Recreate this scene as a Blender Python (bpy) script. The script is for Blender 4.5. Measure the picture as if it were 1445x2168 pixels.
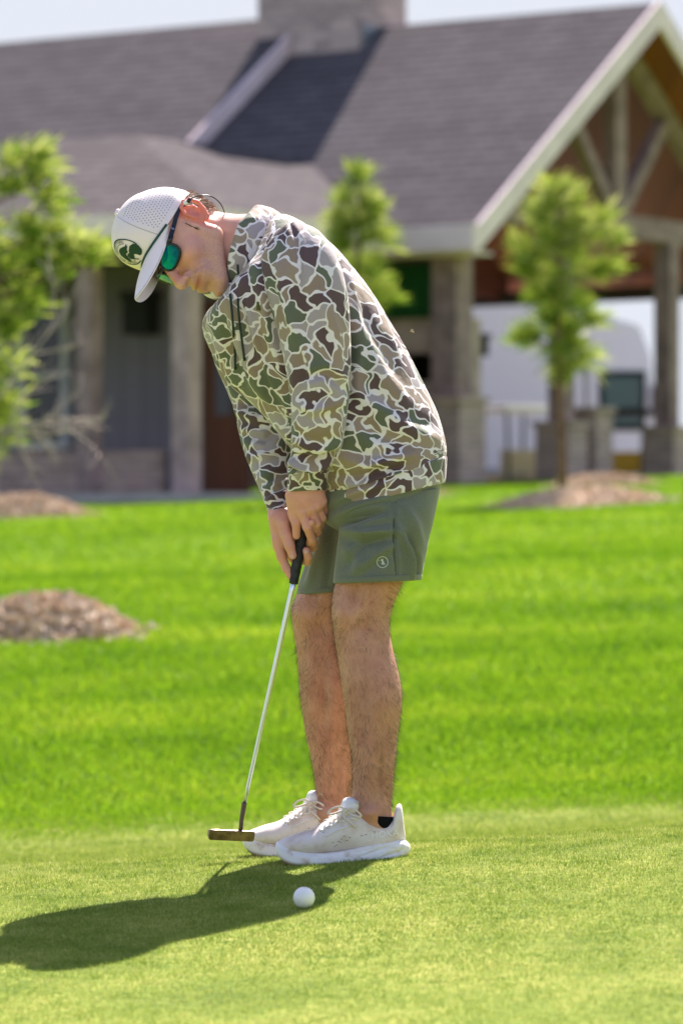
import bpy, math, random
import numpy as np
from mathutils import Vector, Matrix
from mathutils.bvhtree import BVHTree
rng = np.random.default_rng(7)
random.seed(7)
for o in list(bpy.data.objects): bpy.data.objects.remove(o)
S = bpy.context.scene
COL = S.collection
# ---------------------------------------------------------------- camera, world, sun, exposure
CAMH = 0.70
FPX, HZ, CX = 8130.0, 1130.0, 722.5          # 135 mm lens seen on a 1445 x 2168 frame, horizon row, centre column
cam_d = bpy.data.cameras.new('camera'); cam = bpy.data.objects.new('camera', cam_d); COL.objects.link(cam)
cam.location = (0, 0, CAMH); cam.rotation_euler = (math.radians(90), 0, 0)
cam_d.sensor_fit = 'VERTICAL'; cam_d.sensor_height = 36; cam_d.sensor_width = 24; cam_d.lens = 135
cam_d.shift_y = (HZ - 1084) / 2168
cam_d.clip_end = 2000; cam_d.clip_start = 0.1
cam_d.dof.use_dof = True; cam_d.dof.focus_distance = 8.28; cam_d.dof.aperture_fstop = 4.4
S.camera = cam
SUN_EL = 48.0
sun_to = Vector((0.33 * math.cos(math.radians(SUN_EL)), 0.944 * math.cos(math.radians(SUN_EL)), math.sin(math.radians(SUN_EL)))).normalized()
W = bpy.data.worlds.new('World'); S.world = W; W.use_nodes = True
nt = W.node_tree; bg = nt.nodes['Background']
sky = nt.nodes.new('ShaderNodeTexSky'); sky.sky_type = 'NISHITA'; sky.sun_disc = False
sky.sun_elevation = math.radians(SUN_EL); sky.sun_rotation = math.atan2(sun_to.x, sun_to.y)
sky.air_density = 1.0; sky.dust_density = 1.2; sky.ozone_density = 1.0
tint = nt.nodes.new('ShaderNodeMix'); tint.data_type = 'RGBA'; tint.blend_type = 'MULTIPLY'; tint.inputs[0].default_value = 1
tint.inputs[7].default_value = (1.08, 0.91, 1.00, 1)      # magenta tint put into the sky light to offset green lawn bounce
cl = nt.nodes.new('ShaderNodeVectorMath'); cl.operation = 'MINIMUM'; cl.inputs[1].default_value = (2.85, 3.0, 3.35)   # milky, even haze near the horizon
nt.links.new(sky.outputs[0], tint.inputs[6]); nt.links.new(tint.outputs[2], cl.inputs[0]); nt.links.new(cl.outputs[0], bg.inputs[0]); bg.inputs[1].default_value = 0.10
sl = bpy.data.lights.new('sun', 'SUN'); sl.energy = 5.0; sl.angle = math.radians(0.5); sl.color = (1.0, 0.90, 0.86)
so = bpy.data.objects.new('sun', sl); COL.objects.link(so)
so.rotation_euler = sun_to.to_track_quat('Z', 'Y').to_euler(); so.location = (5, 10, 30)
S.view_settings.view_transform = 'Standard'; S.view_settings.look = 'None'
S.view_settings.exposure = 1.48; S.view_settings.gamma = 1
S.render.resolution_x = 682; S.render.resolution_y = 1024

def P(px, py, d):
    return np.array([(px - CX) / FPX * d, d, CAMH + (HZ - py) / FPX * d])

# ---------------------------------------------------------------- object helpers
def new_mesh(name, v, f, mat=None, parent=None, smooth=True, at=None):
    """link one mesh object; v is in world space (or the parent's space when at is None and the parent is rotated)"""
    me = bpy.data.meshes.new(name)
    v = np.asarray(v, float)
    if at is not None: v = v - np.asarray(at, float)
    me.from_pydata(v.tolist(), [], [list(map(int, q)) for q in f]); me.update()
    if smooth: me.polygons.foreach_set('use_smooth', [True] * len(me.polygons))
    o = bpy.data.objects.new(name, me); COL.objects.link(o)
    if mat: me.materials.append(mat)
    if parent: o.parent = parent
    return o
def tag(o, label=None, cat=None, group=None, kind=None):
    if label: o['label'] = label
    if cat: o['category'] = cat
    if group: o['group'] = group
    if kind: o['kind'] = kind
    return o
def empty(name, loc=(0, 0, 0), rz=0, **k):
    o = bpy.data.objects.new(name, None); COL.objects.link(o); o.location = loc; o.rotation_euler = (0, 0, rz)
    o.empty_display_size = .1
    return tag(o, **k)
def copy_tree(o, parent=None):
    c = o.copy(); COL.objects.link(c)
    if parent: c.parent = parent
    for ch in [x for x in list(bpy.data.objects) if x.parent == o]: copy_tree(ch, c)
    return c
def fattr(o, name, vals):
    a = o.data.attributes.new(name, 'FLOAT', 'POINT'); a.data.foreach_set('value', np.asarray(vals, np.float32))

class MB:
    def __init__(s): s.v = []; s.f = []; s.n = 0
    def add(s, v, f):
        v = np.asarray(v, float); s.v.append(v); s.f += [[i + s.n for i in q] for q in f]; s.n += len(v); return s
    def box(s, x0, x1, y0, y1, z0, z1):
        v = [(x, y, z) for z in (z0, z1) for y in (y0, y1) for x in (x0, x1)]
        return s.add(v, [(0, 2, 3, 1), (4, 5, 7, 6), (0, 1, 5, 4), (2, 6, 7, 3), (0, 4, 6, 2), (1, 3, 7, 5)])
    def tube(s, pts, r, n=8, cap=True):
        pts = [np.asarray(p, float) for p in pts]; m = len(pts)
        rr = [r] * m if np.isscalar(r) else r
        up = None; vs = []
        for i in range(m):
            t = pts[min(i + 1, m - 1)] - pts[max(i - 1, 0)]; t = t / (np.linalg.norm(t) + 1e-9)
            if up is None: up = np.cross(t, (0.31, .2, .93)); up /= np.linalg.norm(up)
            else:
                up = up - t * (up @ t); up /= np.linalg.norm(up) + 1e-9
            w = np.cross(t, up)
            for k in range(n):
                a = 2 * math.pi * k / n; vs.append(pts[i] + rr[i] * (math.cos(a) * up + math.sin(a) * w))
        f = [(i * n + k, i * n + (k + 1) % n, (i + 1) * n + (k + 1) % n, (i + 1) * n + k) for i in range(m - 1) for k in range(n)]
        if cap: f += [tuple(range(n))[::-1], tuple((m - 1) * n + k for k in range(n))]
        return s.add(vs, f)
    def beam(s, a, b, w, h=None, up=(0, 0, 1)):
        a = np.asarray(a, float); b = np.asarray(b, float); h = h or w
        t = b - a; t /= np.linalg.norm(t); sd = np.cross(t, up); sd /= np.linalg.norm(sd); uu = np.cross(sd, t)
        vs = [p + sx * sd * w / 2 + sz * uu * h / 2 for p in (a, b) for sz in (-1, 1) for sx in (-1, 1)]
        return s.add(vs, [(0, 2, 3, 1), (4, 5, 7, 6), (0, 1, 5, 4), (2, 6, 7, 3), (0, 4, 6, 2), (1, 3, 7, 5)])
    def lathe(s, prof, c=(0, 0, 0), n=24, axis='z'):
        vs = []
        for r, z in prof:
            for k in range(n):
                a = 2 * math.pi * k / n
                p = (r * math.cos(a), r * math.sin(a), z) if axis == 'z' else ((z, r * math.cos(a), r * math.sin(a)) if axis == 'x' else (r * math.cos(a), z, r * math.sin(a)))
                vs.append([p[i] + c[i] for i in range(3)])
        m = len(prof)
        return s.add(vs, [(i * n + k, i * n + (k + 1) % n, (i + 1) * n + (k + 1) % n, (i + 1) * n + k) for i in range(m - 1) for k in range(n)] + [tuple(range(n))[::-1], tuple((m - 1) * n + k for k in range(n))])
    def build(s, name, mat, parent=None, smooth=False, at=None):
        return new_mesh(name, np.concatenate(s.v), s.f, mat, parent, smooth, at)

# ---------------------------------------------------------------- numpy noise
def _h(i, j, k, s):
    n = (i * 374761393 + j * 668265263 + k * 2147483647 + s * 1274126177) & 0xffffffff
    n = ((n ^ (n >> 13)) * 1274126177) & 0xffffffff
    return ((n ^ (n >> 16)) & 0xffff) / 65535.0
def vnoise(p, scale=1.0, seed=0):
    p = np.asarray(p, float) * scale; i = np.floor(p).astype(np.int64); f = p - i; f = f * f * (3 - 2 * f); r = 0
    for a in (0, 1):
        for b in (0, 1):
            for c in (0, 1):
                w = (f[..., 0] if a else 1 - f[..., 0]) * (f[..., 1] if b else 1 - f[..., 1]) * (f[..., 2] if c else 1 - f[..., 2])
                r = r + w * _h(i[..., 0] + a, i[..., 1] + b, i[..., 2] + c, seed)
    return r * 2 - 1

# ---------------------------------------------------------------- materials
def M(name, col, rough=.7, spec=.3, metal=0, var=0, vscale=5, col2=None, bump=0, bscale=20, sss=0, trans=0, coat=0, detail=4):
    m = bpy.data.materials.new(name); m.use_nodes = True; n = m.node_tree; b = n.nodes['Principled BSDF']
    b.inputs['Base Color'].default_value = (*col, 1); b.inputs['Roughness'].default_value = rough
    b.inputs['Specular IOR Level'].default_value = spec; b.inputs['Metallic'].default_value = metal
    if coat: b.inputs['Coat Weight'].default_value = coat
    tc = n.nodes.new('ShaderNodeTexCoord')
    if var or col2:
        t = n.nodes.new('ShaderNodeTexNoise'); t.inputs['Scale'].default_value = vscale; t.inputs['Detail'].default_value = detail
        n.links.new(tc.outputs['Object'], t.inputs['Vector'])
        r = n.nodes.new('ShaderNodeValToRGB'); r.color_ramp.elements[0].position = .35; r.color_ramp.elements[1].position = .65
        c2 = col2 or tuple(min(1, c * (1 + var)) for c in col); c1 = col if col2 else tuple(c * (1 - var) for c in col)
        r.color_ramp.elements[0].color = (*c1, 1); r.color_ramp.elements[1].color = (*c2, 1)
        n.links.new(t.outputs['Fac'], r.inputs['Fac']); n.links.new(r.outputs['Color'], b.inputs['Base Color'])
    if bump:
        t = n.nodes.new('ShaderNodeTexNoise'); t.inputs['Scale'].default_value = bscale; t.inputs['Detail'].default_value = 3
        n.links.new(tc.outputs['Object'], t.inputs['Vector']); bp = n.nodes.new('ShaderNodeBump'); bp.inputs['Strength'].default_value = bump
        bp.inputs['Distance'].default_value = .01
        n.links.new(t.outputs['Fac'], bp.inputs['Height']); n.links.new(bp.outputs['Normal'], b.inputs['Normal'])
    if sss:
        b.inputs['Subsurface Weight'].default_value = sss; b.inputs['Subsurface Radius'].default_value = (1, .35, .2); b.inputs['Subsurface Scale'].default_value = .008
    return m
class G:
    """tiny node-graph helper"""
    def __init__(s, m): s.m = m; s.n = m.node_tree; s.b = s.n.nodes['Principled BSDF']
    def nd(s, t, **k):
        x = s.n.nodes.new(t)
        for a, b in k.items(): setattr(x, a, b)
        return x
    def l(s, a, b): s.n.links.new(a, b)
    def math(s, op, a, b=None, c=None):
        x = s.nd('ShaderNodeMath', operation=op)
        for i, q in enumerate((a, b, c)):
            if q is None: continue
            if isinstance(q, (int, float)): x.inputs[i].default_value = q
            else: s.l(q, x.inputs[i])
        return x.outputs[0]
    def mix(s, f, a, b):
        x = s.nd('ShaderNodeMix', data_type='RGBA')
        for sock, q in ((x.inputs[0], f), (x.inputs[6], a), (x.inputs[7], b)):
            if isinstance(q, (int, float)): sock.default_value = q
            elif isinstance(q, tuple): sock.default_value = (*q, 1)
            else: s.l(q, sock)
        return x.outputs[2]
    def noise(s, vec, scale, detail=3):
        t = s.nd('ShaderNodeTexNoise'); t.inputs['Scale'].default_value = scale; t.inputs['Detail'].default_value = detail
        if vec is not None: s.l(vec, t.inputs['Vector'])
        return t
    def ramp(s, fac, stops, interp='LINEAR'):
        r = s.nd('ShaderNodeValToRGB'); r.color_ramp.interpolation = interp
        e = r.color_ramp.elements
        while len(e) < len(stops): e.new(.5)
        for i, (p, c) in enumerate(stops): e[i].position = p; e[i].color = (*c, 1)
        s.l(fac, r.inputs['Fac']); return r.outputs['Color']
    def sep(s, v):
        x = s.nd('ShaderNodeSeparateXYZ'); s.l(v, x.inputs[0]); return x.outputs
    def comb(s, x, y, z):
        c = s.nd('ShaderNodeCombineXYZ')
        for i, q in enumerate((x, y, z)):
            if isinstance(q, (int, float)): c.inputs[i].default_value = q
            else: s.l(q, c.inputs[i])
        return c.outputs[0]
    def bump(s, h, strength=.3, dist=.01):
        bp = s.nd('ShaderNodeBump'); bp.inputs['Strength'].default_value = strength; bp.inputs['Distance'].default_value = dist
        s.l(h, bp.inputs['Height']); s.l(bp.outputs['Normal'], s.b.inputs['Normal']); return bp
def mk(name, rough=.8, spec=.3):
    m = M(name, (.5, .5, .5), rough, spec); g = G(m); g.tc = g.nd('ShaderNodeTexCoord').outputs['Object']; return g

def bandfac(g):
    x, y, z = g.sep(g.tc)[:3]     # mowing passes run across the slope
    return g.noise(g.comb(g.math('MULTIPLY', x, .10), g.math('MULTIPLY', y, .75), 0), 1.0, 3).outputs['Fac']
def grass_mat(name, cols, trans=.35, low=1.2, band=0):
    g = mk(name, .55, .25)
    at = g.nd('ShaderNodeAttribute', attribute_name='rnd').outputs['Fac']
    ns = g.noise(g.tc, low, 3).outputs['Fac']
    if band: ns = g.math('ADD', g.math('MULTIPLY', ns, 1-band), g.math('MULTIPLY', bandfac(g), band))
    f = g.math('ADD', g.math('MULTIPLY', at, .45 if band else .6), g.math('MULTIPLY', g.math('SUBTRACT', ns, .34 if band else .3), 1.7 if band else 1.0))
    c = g.ramp(f, [(i / (len(cols) - 1), q) for i, q in enumerate(cols)])
    g.l(c, g.b.inputs['Base Color'])
    out = g.n.nodes['Material Output']; tr = g.nd('ShaderNodeBsdfTranslucent'); g.l(c, tr.inputs['Color'])
    mx = g.nd('ShaderNodeMixShader'); mx.inputs[0].default_value = trans
    g.l(g.b.outputs[0], mx.inputs[1]); g.l(tr.outputs[0], mx.inputs[2]); g.l(mx.outputs[0], out.inputs['Surface'])
    return g.m
def ground_mat(name, c1, c2, c3, s1=6, s2=.5, band=0):
    g = mk(name, .9, .1)
    a = g.noise(g.tc, s1, 6).outputs['Fac']; b = g.noise(g.tc, s2, 3).outputs['Fac']
    if band: a = g.math('ADD', g.math('MULTIPLY', a, 1-band), g.math('MULTIPLY', bandfac(g), band))
    c = g.ramp(g.math('ADD', g.math('MULTIPLY', a, .5), g.math('MULTIPLY', b, .5)), [(.36, c1), (.5, c2), (.64, c3)])
    g.l(c, g.b.inputs['Base Color']); g.bump(g.noise(g.tc, 60, 4).outputs['Fac'], .6, .02)
    return g.m
def brick_mat(name, c1, c2, mort, bw=.2, bh=.068, vert=None):
    """coursed brick in the object's own space: courses along z, joints along x+y"""
    g = mk(name, .9, .15)
    x, y, z = g.sep(g.tc)[:3]
    t = g.nd('ShaderNodeTexBrick'); t.inputs['Scale'].default_value = 1; t.inputs['Brick Width'].default_value = bw; t.inputs['Row Height'].default_value = bh
    t.inputs['Mortar Size'].default_value = .008; t.inputs['Color1'].default_value = (*c1, 1); t.inputs['Color2'].default_value = (*c2, 1); t.inputs['Mortar'].default_value = (*mort, 1)
    g.l(g.comb(g.math('ADD', x, y), z, 0), t.inputs['Vector'])
    n = g.noise(g.tc, 2.2, 5).outputs['Fac']
    g.l(g.mix(g.math('MULTIPLY', n, .5), t.outputs['Color'], tuple(q * .6 for q in c1)), g.b.inputs['Base Color'])
    g.bump(t.outputs['Fac'], -.5, .01)
    return g.m
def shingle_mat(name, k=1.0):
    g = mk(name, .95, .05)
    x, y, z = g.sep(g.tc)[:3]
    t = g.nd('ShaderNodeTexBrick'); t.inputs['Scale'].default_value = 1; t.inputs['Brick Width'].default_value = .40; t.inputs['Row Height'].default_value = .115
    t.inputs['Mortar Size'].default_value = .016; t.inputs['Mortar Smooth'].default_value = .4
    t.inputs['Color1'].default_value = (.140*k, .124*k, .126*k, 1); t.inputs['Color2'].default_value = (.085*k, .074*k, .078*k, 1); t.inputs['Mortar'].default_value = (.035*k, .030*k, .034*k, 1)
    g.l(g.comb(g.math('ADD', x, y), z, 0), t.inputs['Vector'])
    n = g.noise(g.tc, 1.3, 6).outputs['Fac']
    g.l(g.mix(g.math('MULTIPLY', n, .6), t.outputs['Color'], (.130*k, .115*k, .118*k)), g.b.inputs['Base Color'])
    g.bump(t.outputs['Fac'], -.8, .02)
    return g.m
def board_mat(name, c1, c2, width=.14, axis='x', rough=.75, groove=.3):
    g = mk(name, rough, .2)
    x, y, z = g.sep(g.tc)[:3]
    q = {'x': g.math('ADD', x, y), 'z': z}[axis]
    k = g.math('DIVIDE', q, width); fr = g.math('FRACT', k); fl = g.math('FLOOR', k)
    wn = g.nd('ShaderNodeTexWhiteNoise', noise_dimensions='1D'); g.l(fl, wn.inputs['W'])
    edge = g.math('LESS_THAN', fr, .08)
    c = g.mix(wn.outputs['Value'], c1, c2)
    n = g.noise(g.tc, 9, 5).outputs['Fac']
    c = g.mix(g.math('MULTIPLY', n, .4), c, tuple(q * .6 for q in c1))
    c = g.mix(g.math('MULTIPLY', edge, groove), c, (.02, .02, .02)); g.l(c, g.b.inputs['Base Color'])
    return g.m
MT = {}
MT['green'] = ground_mat('putting_green_turf', (.10, .155, .02), (.185, .24, .034), (.30, .31, .07), 40, 3)
MT['lawn'] = ground_mat('lawn_turf', (.085, .175, .004), (.145, .25, .006), (.22, .31, .012), 5, .55, .6)
MT['blade'] = grass_mat('green_blades', [(.070, .15, .014), (.175, .265, .03), (.33, .38, .07), (.62, .60, .26)], .4, 9)
MT['blade2'] = grass_mat('lawn_blades', [(.06, .155, .004), (.130, .265, .008), (.22, .35, .014), (.40, .46, .04)], .45, 1.1, .6)
MT['mulch'] = M('wood_chip_mulch', (.44, .31, .21), .9, .1, var=0, vscale=22, col2=(.78, .66, .50), bump=.8, bscale=30)
MT['shingle'] = shingle_mat('asphalt_shingles')
MT['shingle2'] = shingle_mat('porch_shingles_dimmed', .72)  # same shingle, darkened in colour to offset strong sun on the porch pitch
MT['trim'] = M('painted_trim', (.83, .67, .68), .6, .3, var=.08, vscale=2)
MT['brick'] = brick_mat('chimney_brick', (.64, .50, .46), (.30, .23, .22), (.66, .58, .56), .34, .13)
MT['brick2'] = brick_mat('porch_brick', (.62, .44, .38), (.34, .25, .22), (.58, .50, .46), .24, .085)
MT['brown'] = board_mat('brown_boards', (.15, .042, .030), (.09, .028, .024), .14, 'z', .5)
MT['ceil'] = board_mat('ceiling_boards', (.34, .11, .055), (.22, .075, .045), .14, 'x', .45)
MT['timber'] = M('weathered_timber', (.30, .21, .205), .85, .15, var=.25, vscale=6, bump=.4, bscale=12)
MT['dbeam'] = M('dark_stained_beam', (.07, .05, .045), .8, .1)
MT['post'] = M('pale_post', (.42, .30, .30), .8, .15, var=.2, vscale=5)
MT['siding'] = board_mat('blue_grey_siding', (.22, .195, .24), (.18, .16, .20), .3, 'x', .7, .35)
MT['dglass'] = M('dark_window_glass', (.02, .024, .035), .12, .5)
MT['wframe'] = M('grey_window_frame', (.45, .45, .50), .6, .3)
MT['door'] = board_mat('red_brown_door', (.15, .045, .02), (.09, .03, .015), .2, 'x', .4)
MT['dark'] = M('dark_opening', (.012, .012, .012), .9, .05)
MT['greenpanel'] = M('green_screen_fabric', (.014, .075, .018), .8, .1, var=.1, vscale=3)
MT['stone'] = M('warm_stone', (.50, .38, .33), .9, .1, var=.25, vscale=4, bump=.5)
MT['white'] = M('white_paint', (.88, .87, .88), .35, .5)
MT['black'] = M('black_rubber', (.012, .012, .013), .6, .3)
MT['metal'] = M('galvanised_metal', (.35, .4, .45), .35, .5, metal=.8)
MT['asphalt'] = M('parking_asphalt', (.20, .19, .19), .9, .1, var=.1, vscale=2)
MT['concrete'] = M('porch_slab', (.46, .42, .40), .9, .1, var=.1, vscale=3)
# ---------------------------------------------------------------- terrain
KY = np.array([-6, 2, 5, 6.5, 7.54, 8.25, 8.6, 8.85, 9.3, 11, 13, 16, 20, 28, 38, 43, 50, 53, 58, 80, 200, 700.])
KZ = np.array([-.22, -.19, -.13, -.085, -.036, -.004, -.008, -.026, -.07, -.19, -.27, -.15, .13, .56, .98, 1.13, 1.28, 1.26, .62, .45, .3, .3])
def pchip(x, X=KY, Y=KZ):
    h = np.diff(X); dl = np.diff(Y) / h; m = np.zeros_like(Y)
    m[0] = dl[0]; m[-1] = dl[-1]
    w = np.where(dl[:-1] * dl[1:] > 0, 2 * dl[:-1] * dl[1:] / (dl[:-1] + dl[1:] + 1e-12), 0); m[1:-1] = w
    x = np.clip(x, X[0], X[-1]); i = np.clip(np.searchsorted(X, x) - 1, 0, len(X) - 2); t = (x - X[i]) / h[i]
    return (2*t**3-3*t**2+1)*Y[i] + (t**3-2*t**2+t)*h[i]*m[i] + (-2*t**3+3*t**2)*Y[i+1] + (t**3-t**2)*h[i]*m[i+1]
def gz(x, y):
    x = np.asarray(x, float); y = np.asarray(y, float)
    sx = np.interp(y, [5, 7, 9.3, 14, 40, 60, 200], [.03, .058, .06, .03, .03, .03, 0])
    xs = np.clip(x, -12, 12)
    far = np.clip((y - 9.5) / 6, 0, 1)
    und = .02 * far * (np.sin(x * .9 + y * .45) + np.sin(y * .8 - x * .3 + 1))
    return pchip(y) + sx * xs + und * np.clip(1.6 - y / 50, 0, 1)
# how far the green reaches back: the crest line behind the feet, then a clipped apron, then the lawn
def sheet(ys, xr, dx, name, mat, dz, kind='structure'):
    ys = np.asarray(ys); nx = dx
    V = []; 
    for y in ys:
        w0, w1 = xr(y); xs = np.linspace(w0, w1, nx)
        V.append(np.c_[xs, np.full(nx, y), gz(xs, y) + (dz(y) if callable(dz) else dz)])
    V = np.concatenate(V); F = [(j*nx+i, j*nx+i+1, (j+1)*nx+i+1, (j+1)*nx+i) for j in range(len(ys)-1) for i in range(nx-1)]
    o = new_mesh(name, V, F, mat); tag(o, kind=kind); return o
ysl = np.concatenate([np.arange(11.8, 60, .35), np.geomspace(60, 700, 40)])
lawn = sheet(np.concatenate([np.arange(-6, 3, 1.), np.arange(3, 12, .15), ysl]), lambda y: (-8 - abs(y) * .9, 8 + abs(y) * .9), 90, 'lawn', MT['lawn'], lambda y: -.07*min(1, max(0, (13.3-y)/.5)))
tag(lawn, label='bright green lawn rising behind the putting green', )
bounce_ground = sheet(np.arange(-30, 3.01, .5), lambda y: (-14, 14), 40, 'bounce_ground', MT['concrete'], .012)  # invented pale ground out of view, added to bounce neutral fill light
tag(bounce_ground, label='pale ground added behind the camera to bounce light')
tag(sheet(np.arange(56, 130, 2.), lambda y: (-60, 60), 60, 'parking_lot', MT['asphalt'], .01), label='grey parking lot behind the clubhouse')
green = sheet(np.arange(3.0, 13.3, .06), lambda y: (-6, 6), 160, 'putting_green', MT['green'], .004)
tag(green, label='close-mown yellowish putting green in the foreground')

def blades(name, N, samp, L, wd, mat, lean=.5, dz=0, label=None, cat='grass', two=False):
    x, y = samp(N); N = len(x); z = gz(x, y) + dz
    Ln = L(x, y) * rng.uniform(.55, 1.3, N); a = rng.uniform(0, 2*np.pi, N); w = wd(x, y) * rng.uniform(.7, 1.3, N)
    la = rng.uniform(0, 2*np.pi, N); lm = rng.uniform(0, lean, N) * Ln
    V = np.empty((N, 3, 3), np.float32)
    V[:, 0] = np.c_[x - np.cos(a)*w/2, y - np.sin(a)*w/2, z]; V[:, 1] = np.c_[x + np.cos(a)*w/2, y + np.sin(a)*w/2, z]
    V[:, 2] = np.c_[x + np.cos(la)*lm, y + np.sin(la)*lm, z + Ln]
    me = bpy.data.meshes.new(name); me.vertices.add(3*N); me.loops.add(3*N); me.polygons.add(N)
    me.vertices.foreach_set('co', V.ravel()); me.loops.foreach_set('vertex_index', np.arange(3*N, dtype=np.int32))
    me.polygons.foreach_set('loop_start', np.arange(0, 3*N, 3, dtype=np.int32)); me.polygons.foreach_set('loop_total', np.full(N, 3, np.int32))
    me.update(calc_edges=True)
    o = bpy.data.objects.new(name, me); COL.objects.link(o); me.materials.append(mat)
    fattr(o, 'rnd', np.repeat(rng.random(N), 3)); tag(o, kind='stuff', label=label, cat=cat); return o
def samp_green(N):
    # even on the ground, denser where the picture is in focus
    y = rng.uniform(5.3, 9.1, N); x = rng.uniform(-1.35, 1.35, N)
    k = rng.random(N) < np.interp(y, [5.3, 6.6, 7.6, 9.1], [.35, .6, 1, 1]); return x[k], y[k]
blades('putting_green_grass', 620000, samp_green, lambda x, y: .0065 + .002*vnoise(np.c_[x, y, 0*x], 30), lambda x, y: np.full(len(x), .0013), MT['blade'], 1.3, .004, 'short clipped putting green grass blades', 'grass')
def samp_apron(N):
    y = 9.0+4.6*rng.uniform(0, 1, N)**1.25; x = rng.uniform(-1, 1, N) * (.6 + y * .12); return x, y
blades('apron_grass', 160000, samp_apron, lambda x, y: np.full(len(x), .012), lambda x, y: np.full(len(x), .003), MT['blade'], 1.0, .004, 'blurred clipped grass of the apron behind the green', 'grass')
def samp_lawn(N):
    y = 1/rng.uniform(1/52., 1/12.75, N); x = rng.uniform(-1, 1, N) * (.5 + y * .125); k = rng.random(N) < np.clip((y-12.75-.25*np.sin(x*1.7+1))/.8, 0, 1); return x[k], y[k]
blades('lawn_grass', 330000, samp_lawn, lambda x, y: np.clip(.014+(y-12.8)*.005, .014, .034), lambda x, y: .003 + y*.0005, MT['blade2'], 1.0, 0, 'taller bright green lawn grass running back to the clubhouse', 'grass')

# ---------------------------------------------------------------- clubhouse
BX, BY = 1.668, 48.0; ang = math.atan2(-.561, .828)
ca, sa = math.cos(ang), math.sin(ang)
club = empty('clubhouse', (BX, BY, 0), ang, label='long brick and timber clubhouse with dark shingle roof, tall brick chimney and open timber gable', cat='clubhouse')
def toloc(p): 
    dx, dy = p[0]-BX, p[1]-BY; return np.array([ca*dx+sa*dy, -sa*dx+ca*dy, p[2]])
def onY(px, py, Yp):   # point seen at (px,py) on the building-space plane Y=Yp
    r = np.array([(px-CX)/FPX, 1, (HZ-py)/FPX]); n = np.array([-sa, ca])
    t = (n @ np.array([BX, BY]) + Yp) / (n @ r[:2]); return toloc(np.array([0, 0, CAMH]) + r*t)
def onX(px, py, Xp):
    r = np.array([(px-CX)/FPX, 1, (HZ-py)/FPX]); n = np.array([ca, sa])
    t = (n @ np.array([BX, BY]) + Xp) / (n @ r[:2]); return toloc(np.array([0, 0, CAMH]) + r*t)
EV, RI, HW, PT = 4.55, 7.87, 4.61, .72     # eave, ridge, half width, pitch
def roof_main(px, py):
    r = np.array([(px-CX)/FPX, 1, (HZ-py)/FPX]); a = toloc(np.array([0, 0, CAMH])); b = toloc(np.array([0, 0, CAMH]) + r); d = b - a
    # z = EV + PT*Y
    t = (EV + PT*a[1] - a[2]) / (d[2] - PT*d[1]); return a + d*t
tr = roof_main(640, 96)[0]; tr2 = roof_main(424, 300)[0]; XS = (tr + tr2)/2
T_ = .16
def roofplane(name, X0, X1, dz, mat, ov=0):
    m = MB()
    for s in (0, 1):
        ya, yb = (0 - ov, HW) if s == 0 else (2*HW + ov, HW)
        za, zb = EV - ov*PT + dz, RI + dz
        v = [(X0, ya, za), (X1, ya, za), (X1, yb, zb), (X0, yb, zb)]
        v += [(x, y, z - T_) for x, y, z in v]
        f = [(0, 1, 2, 3), (7, 6, 5, 4), (0, 4, 5, 1), (1, 5, 6, 2), (2, 6, 7, 3), (3, 7, 4, 0)]
        if s: f = [q[::-1] for q in f]
        m.add(v, f)
    return m.build(name, mat, club)
r1 = roofplane('roof', XS, 0, 0, MT['shingle'])
r2 = roofplane('roof', -42, XS, .27, MT['shingle'])
# ceiling boards under the roof near the gable
m = MB()
for s in (0, 1):
    ya, yb = (.02, HW-.0) if s == 0 else (2*HW-.02, HW+.0)
    v = [(-7, ya, EV-T_-.03), (-.03, ya, EV-T_-.03), (-.03, yb, RI-T_-.03), (-7, yb, RI-T_-.03)]; v += [(x, y, z-.03) for x, y, z in v]
    f = [(0, 1, 2, 3), (7, 6, 5, 4), (0, 4, 5, 1), (1, 5, 6, 2), (2, 6, 7, 3), (3, 7, 4, 0)]
    m.add(v, [q[::-1] for q in f] if s else f)
m.build('porch_ceiling', MT['ceil'], club)
# rake boards on the gable end, and on the step in the roof
def rake(X, dz, w=.27, th=.06):
    m = MB()
    for s in (0, 1):
        ya, yb = (-.08, HW) if s == 0 else (2*HW+.08, HW)
        za = EV - .08*PT + dz + .03; zb = RI + dz + .03
        v = [(X, ya, za), (X+th, ya, za), (X+th, yb, zb), (X, yb, zb), (X, ya, za-w), (X+th, ya, za-w), (X+th, yb, zb-w*1.05), (X, yb, zb-w*1.05)]
        f = [(0, 1, 2, 3), (7, 6, 5, 4), (0, 4, 5, 1), (1, 5, 6, 2), (2, 6, 7, 3), (3, 7, 4, 0)]
        m.add(v, [q[::-1] for q in f] if s else f)
    return m
rake(.003, 0, .34).build('rake_board', MT['trim'], club)
rake(XS+.003, .27, .27).build('rake_board', MT['trim'], club)
MB().box(XS+.1, .06, -.14, -.003, EV-.30, EV+.02).build('gutter', MT['trim'], club)
MB().box(XS+.1, -.05, .0, .5, EV-.34, EV-.305).build('soffit', MT['trim'], club)
# chimney
cr = roof_main(757, 106)
m = MB(); cx1 = cr[0]; cx0 = cx1 - 1.72; cy0 = cr[1]; cy1 = cy0 + 1.25
m.box(cx0, cx1, cy0, cy1, 4.0, 11.2); m.box(cx0-.07, cx1+.07, cy0-.07, cy1+.07, 10.6, 10.85); m.box(cx0-.12, cx1+.12, cy0-.12, cy1+.12, 11.2, 11.4)
ch = m.build('chimney', MT['brick'], r1)
m = MB(); m.box(cx1+.003, cx1+.05, cy0+.1, cy1, RI-.5, RI-.02); m.build('flashing', MT['metal'], ch)
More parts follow.
